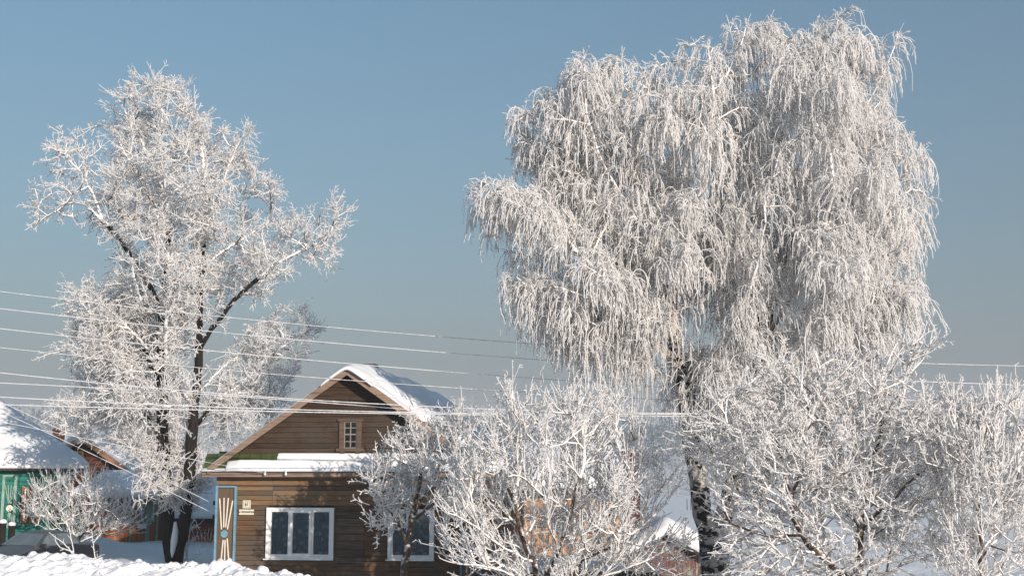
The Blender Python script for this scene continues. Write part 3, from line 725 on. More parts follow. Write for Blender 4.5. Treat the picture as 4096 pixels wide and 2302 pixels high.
def hip_side(u, v):
    yy = y0 + (y1 - y0) * u; yb = 4.45 + .1 * u; n = Vector(((AZt - ez), 0, e1 - AXt)).normalized()
    return (e1 + .03 + (AXt - e1) * v, yy + (yb - yy) * v, ez + (AZt - ez) * v), tuple(n)
snow_slab('snow_blanket', hip_front, .26, teal, 60, 40, 24, 20, .2, .9, .1, 3)
snow_slab('snow_blanket', hip_side, .24, teal, 40, 40, 24, 20, .2, .9, .1, 4)

# ---- red-brown log house with yellow attic window, further down the lane
BF = Frame(330, 62, R(12)); bh = empty('log_house', BF.o, -R(12), label='red-brown log house with a yellow attic window frame behind the bush', cat='house')
bx = lambda px, py=1850, ly=0: BF.hit(px, py, ly)[0]; bz = lambda py, ly=0: BF.hit(330, py, ly)[1]
ax_, az_ = BF.hit(325, 1738, -.4); rx_, rz_ = BF.hit(585, 1925, -.4); sl_ = (az_ - rz_) / (rx_ - ax_); lx_ = ax_ - (rx_ - ax_)
z = bz(1895); zb = z
mb = MB(); mb.prism_xz([(lx_ + .5, -.3), (rx_ - .5, -.3), (rx_ - .5, az_ - sl_ * (rx_ - .5 - ax_) - .1), (ax_, az_ - .15), (lx_ + .5, az_ - sl_ * (rx_ - .5 - ax_) - .1)], .12, 9); mb.build('wall', M['log'], bh)
z = .0
while z < az_ - .4:
    hw = min(rx_ - .5 - ax_, (az_ - z - .3) / sl_)
    if hw > .15:
        mb = MB(); mb.cyl((ax_ - hw, .12, z + .11), (ax_ + hw, .12, z + .11), .105, n=8); mb.build('log', M['log'], bh, smooth=True)
    z += .215
small_window(bh, bx(283), bx(333), bz(1838), bz(1803), -.01, M['yellow_paint'], bars=1)
gable_roof(bh, ax_, az_, lx_, rx_, rz_, rz_, -.4, 10, .1, M['roof_felt'], .40, M['tan_board'], w=.30, seed=3)
ridge_cap(bh, ax_, az_, -.2, 10, .4, .8, sl_)
chx, chz = BF.hit(236, 1712, 3); chimney(bh, chx, 3, chz - 2.2, chz, .22, M['brick'])
# ---- orange annex below it with low snow roof
OF = Frame(470, 58, R(10)); oh = empty('orange_house', OF.o, -R(10), label='low orange plank house under a thick snow roof behind the left tree', cat='house')
ox = lambda px, py=2000, ly=0: OF.hit(px, py, ly)[0]; oz = lambda py, ly=0: OF.hit(470, py, ly)[1]
x0, x1 = ox(340), ox(640); zt = oz(1990)
mb = MB(); mb.box(x0, x1, .04, 4, -.4, zt); mb.build('wall', M['orange_board'], oh)
x = x0
while x < x1:
    board('wall_board', M['orange_board'], oh, x + .004, min(x1, x + .19) - .004, -.01 - rr.uniform(0, .01), .038, -.4, zt); x += .19
for a, b in ((563, 582), (608, 626)): small_window(oh, ox(a), ox(b), oz(2085), oz(1992), -.04, M['mint_paint'], bars=2)
for a in (528, 592, 600, 634): board('trim_board', M['mint_paint'], oh, ox(a) - .05, ox(a) + .05, -.05, -.02, -.3, zt)
for px, py in ((575, 2100),):
    x, z = OF.hit(px, py); board('mailbox', M['white_paint'], oh, x - .2, x + .2, -.18, -.07, z - .12, z + .1)
def ofn(u, v):
    return (x0 - .5 + (x1 - x0 + .7) * u, -.6 + 3.4 * v, zt + .05 + 1.0 * v), (0, -.28, .96)
mb = MB(); mb.prism_yz([(-.6, zt), (2.8, zt + 1.0), (2.8, zt + .92), (-.6, zt - .08)], x0 - .5, x1 + .2); mb.build('roof', M['rust_paint'], oh)
snow_slab('snow_blanket', ofn, .32, oh, 60, 30, 24, 14, .2, .9, .12, 3)
# ---- low barn with long snow roof between the tree and the brown house
KF = Frame(820, 56, R(8)); kb = empty('low_barn', KF.o, -R(8), label='low barn with a long snow-covered roof between the dark tree trunk and the brown house', cat='barn')
kx = lambda px, py=2000, ly=0: KF.hit(px, py, ly)[0]; kz = lambda py, ly=0: KF.hit(820, py, ly)[1]
a, b = kx(700), kx(960); zt = kz(2072)
mb = MB(); mb.box(a, b, .04, 7, -.4, zt); mb.build('wall', M['sheath'], kb)
x = a
z = zt
while z > -.3:
    board('wall_board', M['red_board'], kb, a, b, -.012 - rr.uniform(0, .01), .038, z - .17, z - .008); z -= .178
def kfn(u, v): return (a - .2 + (b - a + .4) * u, -.7 + 7.2 * v, zt + .03 + (kz(1825, 6.5) - .45 - zt) * v), (0, -.42, .9)
mb = MB(); zz1 = kz(1825, 6.5) - .45; mb.prism_yz([(-.7, zt), (6.5, zz1), (6.5, zz1 - .08), (-.7, zt - .08)], a - .2, b + .2); mb.build('roof', M['roof_felt'], kb)
snow_slab('snow_blanket', kfn, .5, kb, 40, 50, 12, 10, .25, .8, .15, 3)

# ---- ochre house behind the frosted apple trees
CF = Frame(2280, 50, R(-4)); oc = empty('ochre_house', CF.o, R(4), label='ochre plank house glimpsed through the frosted apple branches', cat='house')
cx_ = lambda px, py=2050, ly=0: CF.hit(px, py, ly)[0]; cz_ = lambda py, ly=0: CF.hit(2280, py, ly)[1]
a, b = cx_(2095), cx_(2480); zt = cz_(1975)
mb = MB(); mb.box(a, b, .04, 6, -.4, zt); mb.build('wall', M['ochre_board'], oc)
x = a
while x < b: board('wall_board', M['ochre_board'], oc, x + .004, min(b, x + .16) - .004, -.01 - rr.uniform(0, .01), .038, -.4, zt); x += .16
small_window(oc, cx_(2230), cx_(2300), cz_(2130), cz_(2040), -.04, M['white_paint'], bars=1)
board('fascia', M['sheath'], oc, a - .3, b + .3, -.45, -.4, zt - .02, zt + .22)
def cfn(u, v): return (a - .3 + (b - a + .6) * u, -.45 + 5.4 * v, zt + .24 + 1.7 * v), (0, -.3, .95)
mb = MB(); mb.prism_yz([(-.4, zt + .22), (4.95, zt + 1.92), (4.95, zt + 1.8), (-.4, zt + .1)], a - .3, b + .3); mb.build('roof', M['roof_felt'], oc)
snow_slab('snow_blanket', cfn, .4, oc, 50, 30, 14, 10, .2, .9, .12, 5)
chx, chz = CF.hit(1952, 1712, 4)
# chimney of the house roof seen beyond
qx, qz = HF.hit(1953, 1706, 11.0); chimney(house, qx, 11.0, qz - 1.6, qz, .16, M['brick'])
# ---- maroon shed, tall and narrow
DF = Frame(2525, 54, 0); md = empty('maroon_shed', DF.o, 0, label='narrow tall maroon plank shed behind the apple tree, left of the birch trunk', cat='shed')
a = DF.hit(2488, 1900)[0]; b = DF.hit(2560, 1900)[0]; zt = DF.hit(2525, 1806)[1]
mb = MB(); mb.box(a + .03, b - .03, .03, .77, -.3, zt); mb.build('wall', M['maroon'], md)
x = a
while x < b - .02: board('wall_board', M['maroon'], md, x + .003, min(b, x + .135) - .003, -.01, .028, -.3, zt); x += .135
mb = MB(); mb.box(a - .06, b + .06, -.08, .85, zt, zt + .05); mb.build('roof', M['roof_felt'], md)
snow_slab('snow_cap', lambda u, v: ((a - .05 + (b - a + .1) * u, -.08 + .9 * v, zt + .05), (0, 0, 1)), .12, md, 16, 16, 5, 5, .2, 2, .03, 1)
# ---- peeling shed by the birch
GF = Frame(2667, 38, R(3)); gs = empty('peeling_shed', GF.o, -R(3), label='small shed of peeling red and green boards under deep snow beside the birch trunk', cat='shed')
ax_, az_ = GF.hit(2667, 2127, -.3); rx_, rz_ = GF.hit(2836, 2232, -.3); lx_ = ax_ - (rx_ - ax_) * 1.05; lz_ = az_ - (az_ - rz_) * 1.05; sl_ = (az_ - rz_) / (rx_ - ax_)
x = lx_ + .15
while x < rx_ - .12:
    x1 = x + .135; zt0 = az_ - .10 - abs(x + .003 - ax_) * sl_; zt1 = az_ - .10 - abs(x1 - .003 - ax_) * sl_
    d = rr.uniform(0, .014); mb = MB(); mb.prism_xz([(x + .003, -.2), (x1 - .003, -.2), (x1 - .003, zt1), (x + .003, zt0)], -.012 - d, .03); mb.build('wall_board', M['peeling'], gs); x = x1
mb = MB(); mb.prism_xz([(lx_ + .18, -.2), (rx_ - .15, -.2), (rx_ - .15, rz_ - .02), (ax_, az_ - .12), (lx_ + .18, lz_ - .02)], .034, 3.4); mb.build('wall', M['sheath'], gs)
gable_roof(gs, ax_, az_, lx_, rx_, lz_, rz_, -.3, 3.7, .08, M['roof_felt'], .42, M['black_metal'], w=.10, seed=7)
ridge_cap(gs, ax_, az_, -.3, 3.7, .46, .75, sl_)
# ---- board fence with snow on its rail, right of the brown house
fence = empty('board_fence', P(1960, 1845, 34), 0, label='brown board fence topped with snow right of the brown house', cat='fence'); fence.location.z = 0
x = 0; n = 0
ztop = P(1960, 2282, 34).z
while x < 4.6:
    board('fence_board', M['plank_grey'], fence, x, x + .14, -.02 - rr.uniform(0, .01), .0, -.1, ztop + rr.uniform(-.03, .02)); x += .155; n += 1
board('rail', M['plank_grey'], fence, 0, 4.65, .003, .05, ztop - .3, ztop - .2)
snow_slab('snow_ridge', lambda u, v: ((0 + 4.6 * u, -.06 + .12 * v, ztop + .005), (0, 0, 1)), .11, fence, 60, 10, 30, 4, .4, 3, .03, 1)
# posts in the far field
for px, py in ((2748, 2003), (2763, 2001)):
    Y = 230; q = P(px, py, Y); g = gz(q.x, Y); mb = MB(); mb.cyl((0, 0, -.2), (0, 0, 2.0), .09, .07, 6)
    mb.build('field_post', M['plank_grey'], None, label='leftmost of two thin dark posts standing in the far snowy field' if px == 2748 else 'rightmost of two thin dark posts standing in the far snowy field', cat='post', group='posts in the far field').location = (q.x, Y, g)

# ================================================================== parked car
def build_car():
    q = P(178, 1845, 41.2); x, y = q.x, 41.2
    g = -.04
    root = empty('parked_car', (x, y, g), math.atan2(-.93, -.37), label='dark sedan dusted with frost, parked behind the snow bank beside the teal house', cat='car')
    # stations along +x (front): x, z_low, z_belt, z_top, half width belt, half width top
    st = [(-2.02, .38, .62, .66, .62, .55), (-1.98, .30, .84, .90, .76, .66), (-1.35, .24, .90, .96, .80, .68), (-1.15, .24, .90, 1.00, .80, .66), (-.80, .24, .91, 1.33, .81, .56), (-.40, .24, .91, 1.39, .82, .57),
          (.20, .24, .90, 1.38, .82, .57), (.42, .24, .90, 1.30, .82, .58), (1.02, .24, .88, .96, .81, .68), (1.35, .24, .84, .90, .80, .68), (1.92, .28, .70, .76, .76, .62), (2.02, .36, .58, .62, .66, .55)]
    V = []
    for X, zl, zb_, zt_, hb, ht in st:
        for s, zz in ((-.9, zl), (-1.0, zl + .10), (-1.03, (zl + zb_) / 2), (-1.0, zb_), ):
            V.append((X, s * hb, zz))
        V += [(X, -ht, zt_ - .03), (X, -ht * .5, zt_ + .012), (X, ht * .5, zt_ + .012), (X, ht, zt_ - .03)]
        for s, zz in ((1.0, zb_), (1.03, (zl + zb_) / 2), (1.0, zl + .10), (.9, zl)): V.append((X, s * hb, zz))
    n = 12; fs = []
    for i in range(len(st) - 1):
        for j in range(n): fs.append((i * n + j, i * n + (j + 1) % n, (i + 1) * n + (j + 1) % n, (i + 1) * n + j))
    fs += [tuple(range(n)), tuple(range(len(V) - 1, len(V) - n - 1, -1))]
    mb = MB(); mb.add(V, fs); body = mb.build('body', M['car'], root, smooth=True)
    bv = body.modifiers.new('b', 'BEVEL'); bv.width = .03; bv.segments = 2; bv.limit_method = 'ANGLE'
    def quad(name, pts, mat, par, off):
        c = sum((Vector(p) for p in pts), Vector()) / len(pts); nrm = (Vector(pts[1]) - Vector(pts[0])).cross(Vector(pts[2]) - Vector(pts[1])).normalized()
        if nrm.dot(c - Vector((0, 0, .8))) < 0: nrm = -nrm
        mb = MB(); k = len(pts); v = [Vector(p) + nrm * off for p in pts] + [Vector(p) - nrm * .01 for p in pts]
        mb.add(v, [tuple(range(k)), tuple(range(2 * k - 1, k - 1, -1))] + [(i, (i + 1) % k, (i + 1) % k + k, i + k) for i in range(k)]); return mb.build(name, mat, par)
    quad('windscreen', [(.98, -.68, .98), (.98, .68, .98), (.44, .54, 1.31), (.44, -.54, 1.31)], M['car_glass'], root, .022)
    quad('rear_window', [(-1.13, -.62, 1.02), (-1.13, .62, 1.02), (-.82, .52, 1.31), (-.82, -.52, 1.31)], M['car_glass'], root, .022)
    for s in (-1, 1):
        quad('side_window', [(.86, s * .775, .95), (.02, s * .785, .95), (.02, s * .60, 1.31), (.36, s * .60, 1.29)], M['car_glass'], root, .018)
        quad('side_window', [(-.04, s * .785, .95), (-.95, s * .775, .95), (-.74, s * .60, 1.29), (-.04, s * .60, 1.31)], M['car_glass'], root, .018)
        for X in (-1.25, 1.28):
            mb = MB(); mb.cyl((X, s * .66, .29), (X, s * .835, .29), .29, n=22); w = mb.build('wheel', M['rubber'], root)
            mb = MB(); mb.cyl((X, s * .834, .29), (X, s * .846, .29), .17, n=16); mb.build('hubcap', M['grey_metal'], w)
        mb = MB(); mb.box(1.96, 2.035, s * .58 - .13, s * .58 + .13, .50, .63); mb.build('headlight', M['ceramic'], root)
        mb = MB(); mb.box(-2.03, -1.97, s * .60 - .10, s * .60 + .10, .55, .70); mb.build('tail_light', M['rust_paint'], root)
        mb = MB(); mb.box(.78, .90, s * .83, s * .83 + s * .14, .93, 1.04); mb.build('mirror', M['black_metal'], root)
        mb = MB(); mb.box(-.06, .06, s * .838, s * .852, .78, .81); mb.build('door_handle', M['black_metal'], root)
    mb = MB(); mb.box(1.98, 2.08, -.70, .70, .30, .44); mb.build('bumper', M['black_metal'], root)
    mb = MB(); mb.box(-2.08, -1.99, -.70, .70, .34, .48); mb.build('bumper', M['black_metal'], root)
    mb = MB(); mb.box(2.0, 2.04, -.42, .42, .50, .62); mb.build('grille', M['black_metal'], root)
    mb = MB(); mb.box(2.082, 2.092, -.26, .26, .32, .43); mb.build('number_plate', M['white_paint'], root)
build_car()

# dark barrel-like stump fence post with snow caps at the left edge
for i, (px, py, w, h) in enumerate(((12, 2088, .28, .9), (48, 2098, .20, .8))):
    Y = 44.5; q = P(px, py, Y); mb = MB(); r = .13; g = gz(q.x, Y)
    mb.cyl((0, 0, -.2), (0, 0, q.z - g), r, r * .9, 10)
    o = mb.build('fence_post', M['dark_bark'], None, smooth=False, label=('stout dark wooden post with a snow cap, closest to the left edge' if i == 0 else 'stout dark wooden post with a snow cap just left of the car roof'), cat='post', group='dark posts by the car'); o.location = (q.x, Y, g)
    c = link('snow_cap', np_mesh('snow_cap', IV * np.array([r * 1.05, r * 1.05, .10]), IT), M['roof_snow'], o); c.location = (0, 0, q.z - g + .03)

# ================================================================== trees
def catmull(pts, step):
    pts = [np.array(p, float) for p in pts]; out = []
    q = [2 * pts[0] - pts[1]] + pts + [2 * pts[-1] - pts[-2]]
    for i in range(1, len(q) - 2):
        n = max(2, int(np.linalg.norm(q[i + 1] - q[i]) / step))
        for k in range(n):
            t = k / n; out.append(.5 * ((2 * q[i]) + (-q[i - 1] + q[i + 1]) * t + (2 * q[i - 1] - 5 * q[i] + 4 * q[i + 1] - q[i + 2]) * t * t + (-q[i - 1] + 3 * q[i] - 3 * q[i + 1] + q[i + 2]) * t ** 3))
    out.append(pts[-1]); return np.array(out)

def tubes(pts, rad, lens, sides):
    """many tubes at once; pts are the concatenated chains, lens their lengths"""
    pts = np.asarray(pts, float); rad = np.asarray(rad, float); lens = np.asarray(lens, int)
    n = len(pts); cid = np.repeat(np.arange(len(lens)), lens); st = np.cumsum(lens) - lens
    first = np.zeros(n, bool); first[st] = True; last = np.zeros(n, bool); last[st + lens - 1] = True
    nxt = np.arange(n) + 1; nxt[last] = np.arange(n)[last]; prv = np.arange(n) - 1; prv[first] = np.arange(n)[first]
    t = pts[nxt] - pts[prv]; t /= np.linalg.norm(t, axis=1, keepdims=True) + 1e-9
    mt = np.add.reduceat(t, st, axis=0); ax = np.argmin(np.abs(mt), axis=1); ref = np.eye(3)[ax][cid]
    u = np.cross(t, ref); u /= np.linalg.norm(u, axis=1, keepdims=True) + 1e-9; w = np.cross(t, u)
    ang = np.arange(sides) * 2 * np.pi / sides
    V = pts[:, None, :] + (u[:, None, :] * np.cos(ang)[None, :, None] + w[:, None, :] * np.sin(ang)[None, :, None]) * rad[:, None, None]
    i = np.arange(n)[~last]; a = i[:, None] * sides + np.arange(sides)[None]; b = i[:, None] * sides + (np.arange(sides)[None] + 1) % sides
    Q = np.stack([a, b, b + sides, a + sides], -1).reshape(-1, 4)
    return V.reshape(-1, 3), Q

def in_poly(x, y, poly):
    poly = np.array(poly, float); c = np.zeros(len(x), bool); j = len(poly) - 1
    for i in range(len(poly)):
        xi, yi = poly[i]; xj, yj = poly[j]
        c ^= ((yi > y) != (yj > y)) & (x < (xj - xi) * (y - yi) / (yj - yi + 1e-9) + xi); j = i
    return c
def edge_dist(x, y, poly):
    poly = np.array(poly, float); d = np.full(len(x), 1e9)
    for i in range(len(poly)):
        a = poly[i]; b = poly[(i + 1) % len(poly)]; ab = b - a
        t = np.clip(((x - a[0]) * ab[0] + (y - a[1]) * ab[1]) / (ab @ ab + 1e-9), 0, 1)
        d = np.minimum(d, np.hypot(x - a[0] - t * ab[0], y - a[1] - t * ab[1]))
    return d
def targets(poly, Y, n, rng, dmax, thresh=-.5, seed=1., fq=.9, dy=0.):
    """points filling a crown whose silhouette is poly (photo positions at distance Y) and whose depth follows its width"""
    P_ = np.array(poly, float); out = []
    while sum(len(o) for o in out) < n:
        x = rng.uniform(P_[:, 0].min(), P_[:, 0].max(), n * 2); y = rng.uniform(P_[:, 1].min(), P_[:, 1].max(), n * 2)
        k = in_poly(x, y, poly); x, y = x[k], y[k]; m = edge_dist(x, y, poly) / scale_at(Y)
        hd = np.minimum(dmax, .35 + 1.15 * np.sqrt(m * (m + .6)))
        k = rng.random(len(x)) < .35 + .65 * hd / dmax; x, y, hd = x[k], y[k], hd[k]
        d = rng.uniform(-1, 1, len(x)) * hd + dy
        dx = (x - 2048) / F; vy = (1151 - y) / F; f = CP - vy * SP; zz = SP + vy * CP
        p = np.stack([dx / f * (Y), Y + d, CAM_H + zz / f * (Y)], -1)
        k = snoise(p[:, 0] * fq, p[:, 1] * fq, p[:, 2] * fq * 1.2, seed=seed) > thresh
        out.append(p[k])
    return np.concatenate(out)[:n]

class Tree:
    def __init__(s, rng): s.p = []; s.par = []; s.main = []; s.chains = []; s.rng = rng; s.rmin = {}
    def limb(s, pts, step=.3, attach=True, jit=.02, r=None):
        c = catmull(pts, step); c[1:] += s.rng.normal(0, jit, (len(c) - 1, 3))
        par = -1
        if attach and s.p:
            A = np.array(s.p); par = int(np.argmin(np.linalg.norm(A - c[0], axis=1))); c[0] = A[par]
        ch = [] if par < 0 else [par]
        for i, q in enumerate(c):
            if par >= 0 and i == 0: continue
            s.p.append(q); s.par.append(ch[-1] if ch else -1); s.main.append(True); ch.append(len(s.p) - 1)
        s.chains.append(ch)
        return s
    def fill(s, T, step=.3, up=.25, lowpen=.6, maxlen=3.0, jit=.03, fwd=.35):
        A = np.zeros((len(s.p) + len(T) * 14, 3)); n = len(s.p); A[:n] = np.array(s.p)
        Dn = np.zeros_like(A)
        for i in range(n):
            if s.par[i] >= 0: v = A[i] - A[s.par[i]]; Dn[i] = v / (np.linalg.norm(v) + 1e-9)
        Dn[0] = (0, 0, 1)
        d0 = np.array([np.min(np.linalg.norm(A[:n] - t, axis=1)) for t in T]); order = np.argsort(d0 + s.rng.normal(0, .25, len(T)))
        for k in order:
            t = T[k]; dv = t - A[:n]; d = np.linalg.norm(dv, axis=1)
            cost = d + lowpen * np.maximum(0, A[:n, 2] - t[2] + .25 * d) + fwd * (d - (dv * Dn[:n]).sum(1))
            i = int(np.argmin(cost)); a = A[i]; L = d[i]
            if L < .12: continue
            m = max(1, int(L / step)); m = min(m, 12)
            bow = np.array([0, 0, up * L]) + s.rng.normal(0, .10 * L, 3)
            if s.main[i]: pass
            mid = (a + t) / 2 + bow * .5; ch = [i]
            for q in range(1, m + 1):
                u = q / m; pt = a * (1 - u) ** 2 + 2 * mid * u * (1 - u) + t * u * u + (s.rng.normal(0, jit, 3) if q < m else 0)
                if n >= len(A): break
                A[n] = pt; v = pt - A[ch[-1]]; Dn[n] = v / (np.linalg.norm(v) + 1e-9); s.p.append(pt); s.par.append(ch[-1]); s.main.append(False); ch.append(n); n += 1
            s.chains.append(ch)
        return s
    def finish(s, Rbase, Rtip, expo=.5):
        s.P = np.array(s.p); par = np.array(s.par); cnt = np.ones(len(par))
        for i in range(len(par) - 1, -1, -1):
            if par[i] >= 0: cnt[par[i]] += cnt[i]
        s.R = Rtip + (Rbase - Rtip) * (cnt / cnt.max()) ** expo; s.cnt = cnt
        return s
    def wood(s, cond, sides, frost=0.0):
        pts, rad, ln = [], [], []
        runs = []
        for ch in s.chains:                              # cut a chain where it passes from bare wood to frosted branch
            a = 0
            for k in range(1, len(ch)):
                if k > 1 and cond(s.R[ch[k]]) != cond(s.R[ch[k - 1]]): runs.append(ch[a:k]); a = k - 1
            runs.append(ch[a:])
        for ch in runs:
            if len(ch) < 2 or not cond(s.R[ch[1]]): continue
            r = s.R[ch].copy()
            r[0] = min(r[0], r[1] * 1.25)
            pts.append(s.P[ch]); rad.append(r + frost); ln.append(len(ch))
        if not pts: return None
        return tubes(np.concatenate(pts), np.concatenate(rad), ln, sides)

def norm(v): return v / (np.linalg.norm(v, axis=-1, keepdims=True) + 1e-9)
def twig_set(rng, start, dirs, length, npt, grav, wig, r0, r1, gpow=1.0):
    """arrays of little twigs; grav > 0 makes them hang"""
    n = len(start); pos = np.zeros((n, npt, 3)); D = np.zeros((n, npt, 3)); pos[:, 0] = start; d = norm(dirs); seg = (length / (npt - 1))[:, None]
    D[:, 0] = d
    for k in range(1, npt):
        d = norm(d + rng.normal(0, wig, (n, 3)) + np.array([0, 0, -1.0]) * grav * (k / npt) ** gpow)
        pos[:, k] = pos[:, k - 1] + d * seg; D[:, k] = d
    rad = np.linspace(r0, r1, npt)[None].repeat(n, 0) * rng.uniform(.75, 1.25, (n, 1))
    return pos, D, rad
def spurs(rng, pos, D, per, length, npt, ang, grav, wig, r0, r1):
    n, k, _ = pos.shape
    ti = np.repeat(np.arange(n), per); tt = rng.uniform(.12, 1.0, len(ti)) * (k - 1); k0 = np.minimum(tt.astype(int), k - 2); f = (tt - k0)[:, None]
    st = pos[ti, k0] * (1 - f) + pos[ti, k0 + 1] * f; d = D[ti, k0 + 1]; side = norm(np.cross(d, rng.normal(0, 1, d.shape)))
    return twig_set(rng, st, d * math.cos(ang) + side * math.sin(ang), rng.uniform(length * .5, length, len(st)), npt, grav, wig, r0, r1)
def pack(sets, sides=3):
    pts = np.concatenate([a[0].reshape(-1, 3) for a in sets]); rad = np.concatenate([a[2].reshape(-1) for a in sets])
    ln = np.concatenate([np.full(a[0].shape[0], a[0].shape[1]) for a in sets])
    return tubes(pts, rad, ln, sides)
def add_sprays(root, t, idx, protos, n, rng, mat, name='twig_spray', smin=.8, smax=1.25):
    """bunches of twigs, each its own part, sharing a few meshes"""
    ms = []
    for sets in protos:
        V, Q = pack(sets); me = np_mesh(name, V, Q); me.materials.append(mat); ms.append(me)
    pick = rng.choice(idx, size=min(n, len(idx)), replace=False); rl = np.array(root.location)
    for k, i in enumerate(pick):
        o = bpy.data.objects.new(name, ms[k % len(ms)]); COL.objects.link(o); o.parent = root
        o.location = t.P[i] - rl; o.rotation_euler = (rng.normal(0, .15), rng.normal(0, .15), rng.uniform(0, 6.28)); sc = rng.uniform(smin, smax); o.scale = (sc, sc, sc * rng.uniform(.9, 1.1))
def node_dirs(t):
    par = np.array(t.par); d = np.zeros_like(t.P); k = par >= 0; d[k] = t.P[k] - t.P[par[k]]; return norm(d)

def put_tree(name, t, root_loc, label, cat, trunk_m, branch_m, twig_sets, thick, group=None, frost=.006, twig_m=None, thin_frost=.004):
    root = empty(name, root_loc, label=label, cat=cat, group=group); rl = np.array(root_loc)
    def add(nm, VQ, mat):
        if VQ is None: return
        V, Q = VQ; link(nm, np_mesh(nm, V - rl, Q), mat, root)
    add('trunk', t.wood(lambda r: r >= thick, 10), trunk_m)
    add('branches', t.wood(lambda r: r < thick, 5, thin_frost), branch_m)
    V, Q = pack(twig_sets); me = np_mesh('twigs', V - rl, Q, smooth=True); link('twigs', me, twig_m or M['frost'], root, kind='stuff')
    print(name, 'twig faces', len(Q), 'nodes', len(t.P))
    return root

# ---- tall dark-stemmed tree on the left
def left_tree():
    EMIT = .08
    rng = np.random.default_rng(3); Y = 42.6; t = Tree(rng); q = lambda px, py, d=0: np.array(P(px, py, Y + 0)) + np.array([0, d, 0])
    base = q(690, 2290)
    t.limb([base, q(680, 2150), q(665, 1990), q(655, 1800), q(650, 1600), q(643, 1380), q(655, 1180), q(672, 1000), q(665, 800), q(640, 560), q(655, 380, .2)])
    t.limb([q(700, 2270), q(735, 2100), q(752, 1900, .1), q(765, 1700, .2), q(785, 1500, .2), q(800, 1320), q(808, 1100), q(818, 900), q(820, 740), q(800, 520, -.2)])
    t.limb([q(742, 2290, .2), q(745, 2180, .2), q(752, 2080, .2), q(748, 2020, .3)])
    t.limb([q(765, 1720, .2), q(850, 1600, .5), q(960, 1510, 1.0), q(1060, 1395, 1.5), q(1180, 1310, 2)])
    t.limb([q(790, 1560, .2), q(900, 1430, 1.), q(1010, 1370, 1.6), q(1150, 1240, 2.2)])
    t.limb([q(850, 1600, .5), q(960, 1560, 1.), q(1120, 1600, 1.4)])
    t.limb([q(790, 1400), q(900, 1270, -.5), q(1020, 1150, -.8), q(1180, 1040, -.9), q(1330, 960, -.8), q(1360, 830, -.8)])
    t.limb([q(808, 1060), q(930, 960, .6), q(1040, 880, 1.), q(1150, 860, 1.)])
    t.limb([q(655, 1240), q(560, 1060, -.5), q(440, 900, -.8), q(330, 830, -.8), q(190, 900, -.8)])
    t.limb([q(440, 900, -.8), q(380, 740, -1), q(270, 620, -1)]); t.limb([q(665, 900), q(540, 680), q(420, 500), q(300, 560)])
    t.limb([q(650, 1540), q(540, 1380, .6), q(420, 1250, .8), q(300, 1180, .8)])
    t.limb([q(648, 1640), q(520, 1480, -.8), q(380, 1420, -1.4), q(260, 1430, -1.6)])
    t.limb([q(655, 1760), q(540, 1640, .7), q(380, 1610, 1.1), q(300, 1660, 1.2)]); t.limb([q(655, 1460), q(560, 1330, -1.2), q(470, 1230, -1.8)])
    t.limb([q(812, 980), q(900, 780, -.6), q(960, 620, -.8), q(1010, 560, -.8)]); t.limb([q(660, 760), q(560, 560), q(480, 400)])
    t.limb([q(770, 1640, .2), q(700, 1450, -.9), q(720, 1250, -1.6), q(730, 1050, -1.7)])
    upper = [(610, 310), (680, 290), (740, 340), (790, 430), (860, 490), (930, 560), (1030, 640), (1080, 720), (1110, 830), (1090, 930), (1120, 1060), (1090, 1160), (960, 1260), (830, 1400), (600, 1400), (520, 1300), (430, 1180), (440, 980), (320, 870), (400, 720), (330, 620), (420, 500), (470, 360)]
    left_arm = [(140, 770), (200, 700), (270, 560), (400, 560), (520, 700), (540, 900), (430, 880), (330, 900), (170, 920)]
    right_arm = [(1030, 1000), (1150, 880), (1290, 880), (1340, 800), (1410, 870), (1350, 960), (1340, 1090), (1200, 1060), (1080, 1180), (960, 1200)]
    low_left = [(240, 1180), (330, 1120), (520, 1150), (700, 1300), (820, 1450), (800, 1760), (640, 1900), (560, 1830), (430, 1760), (260, 1730), (230, 1620), (340, 1560), (200, 1460), (210, 1420), (320, 1330)]
    right_low = [(820, 1500), (960, 1280), (1100, 1220), (1240, 1210), (1260, 1330), (1180, 1420), (1120, 1580), (1100, 1680), (960, 1740), (830, 1760)]
    low_mid = [(600, 1780), (790, 1760), (820, 1900), (760, 2010), (640, 2020), (560, 1950)]
    T = np.concatenate([targets(upper, Y, 560, rng, 2.6, -.30, 1., 1.1), targets(left_arm, Y, 65, rng, 1., -.5, 2., dy=-.8), targets(right_arm, Y, 120, rng, .9, -.5, 3., dy=-.8),
                        targets(low_left, Y, 500, rng, 2.4, -.14, 4., 1.15), targets(right_low, Y, 150, rng, 1.4, -.5, 5., dy=1.4), targets(low_mid, Y, 110, rng, 1.1, -.4, 6.)])
    t.fill(T, .28, .10, .5, jit=.035).finish(.34, .009, .60)
    nd = node_dirs(t); idx = np.where(~np.array(t.main) | (t.R < EMIT))[0]
    rep = np.repeat(idx, 4); st = t.P[rep]; out = norm(st - np.array([P(720, 1500, Y).x, Y, 0]) * np.array([1, 1, 0]) - np.array([0, 0, 1]) * st[:, 2:3]) 
    d = nd[rep] * .7 + rng.normal(0, .55, (len(rep), 3)) + out * .35 + np.array([0, 0, .25])
    a = twig_set(rng, st, d, rng.uniform(.22, .66, len(rep)), 4, -.05, .17, .0165, .011)
    b = spurs(rng, a[0], a[1], 3, .17, 2, R(52), 0, .12, .0155, .012)
    root = put_tree('tall_poplar_tree', t, tuple(np.array([base[0], Y, 0])), 'tall frosted tree with two dark trunks standing left of the brown house', 'tree', M['dark_bark'], M['frost_branch'], [a, b], .07)
    protos = []
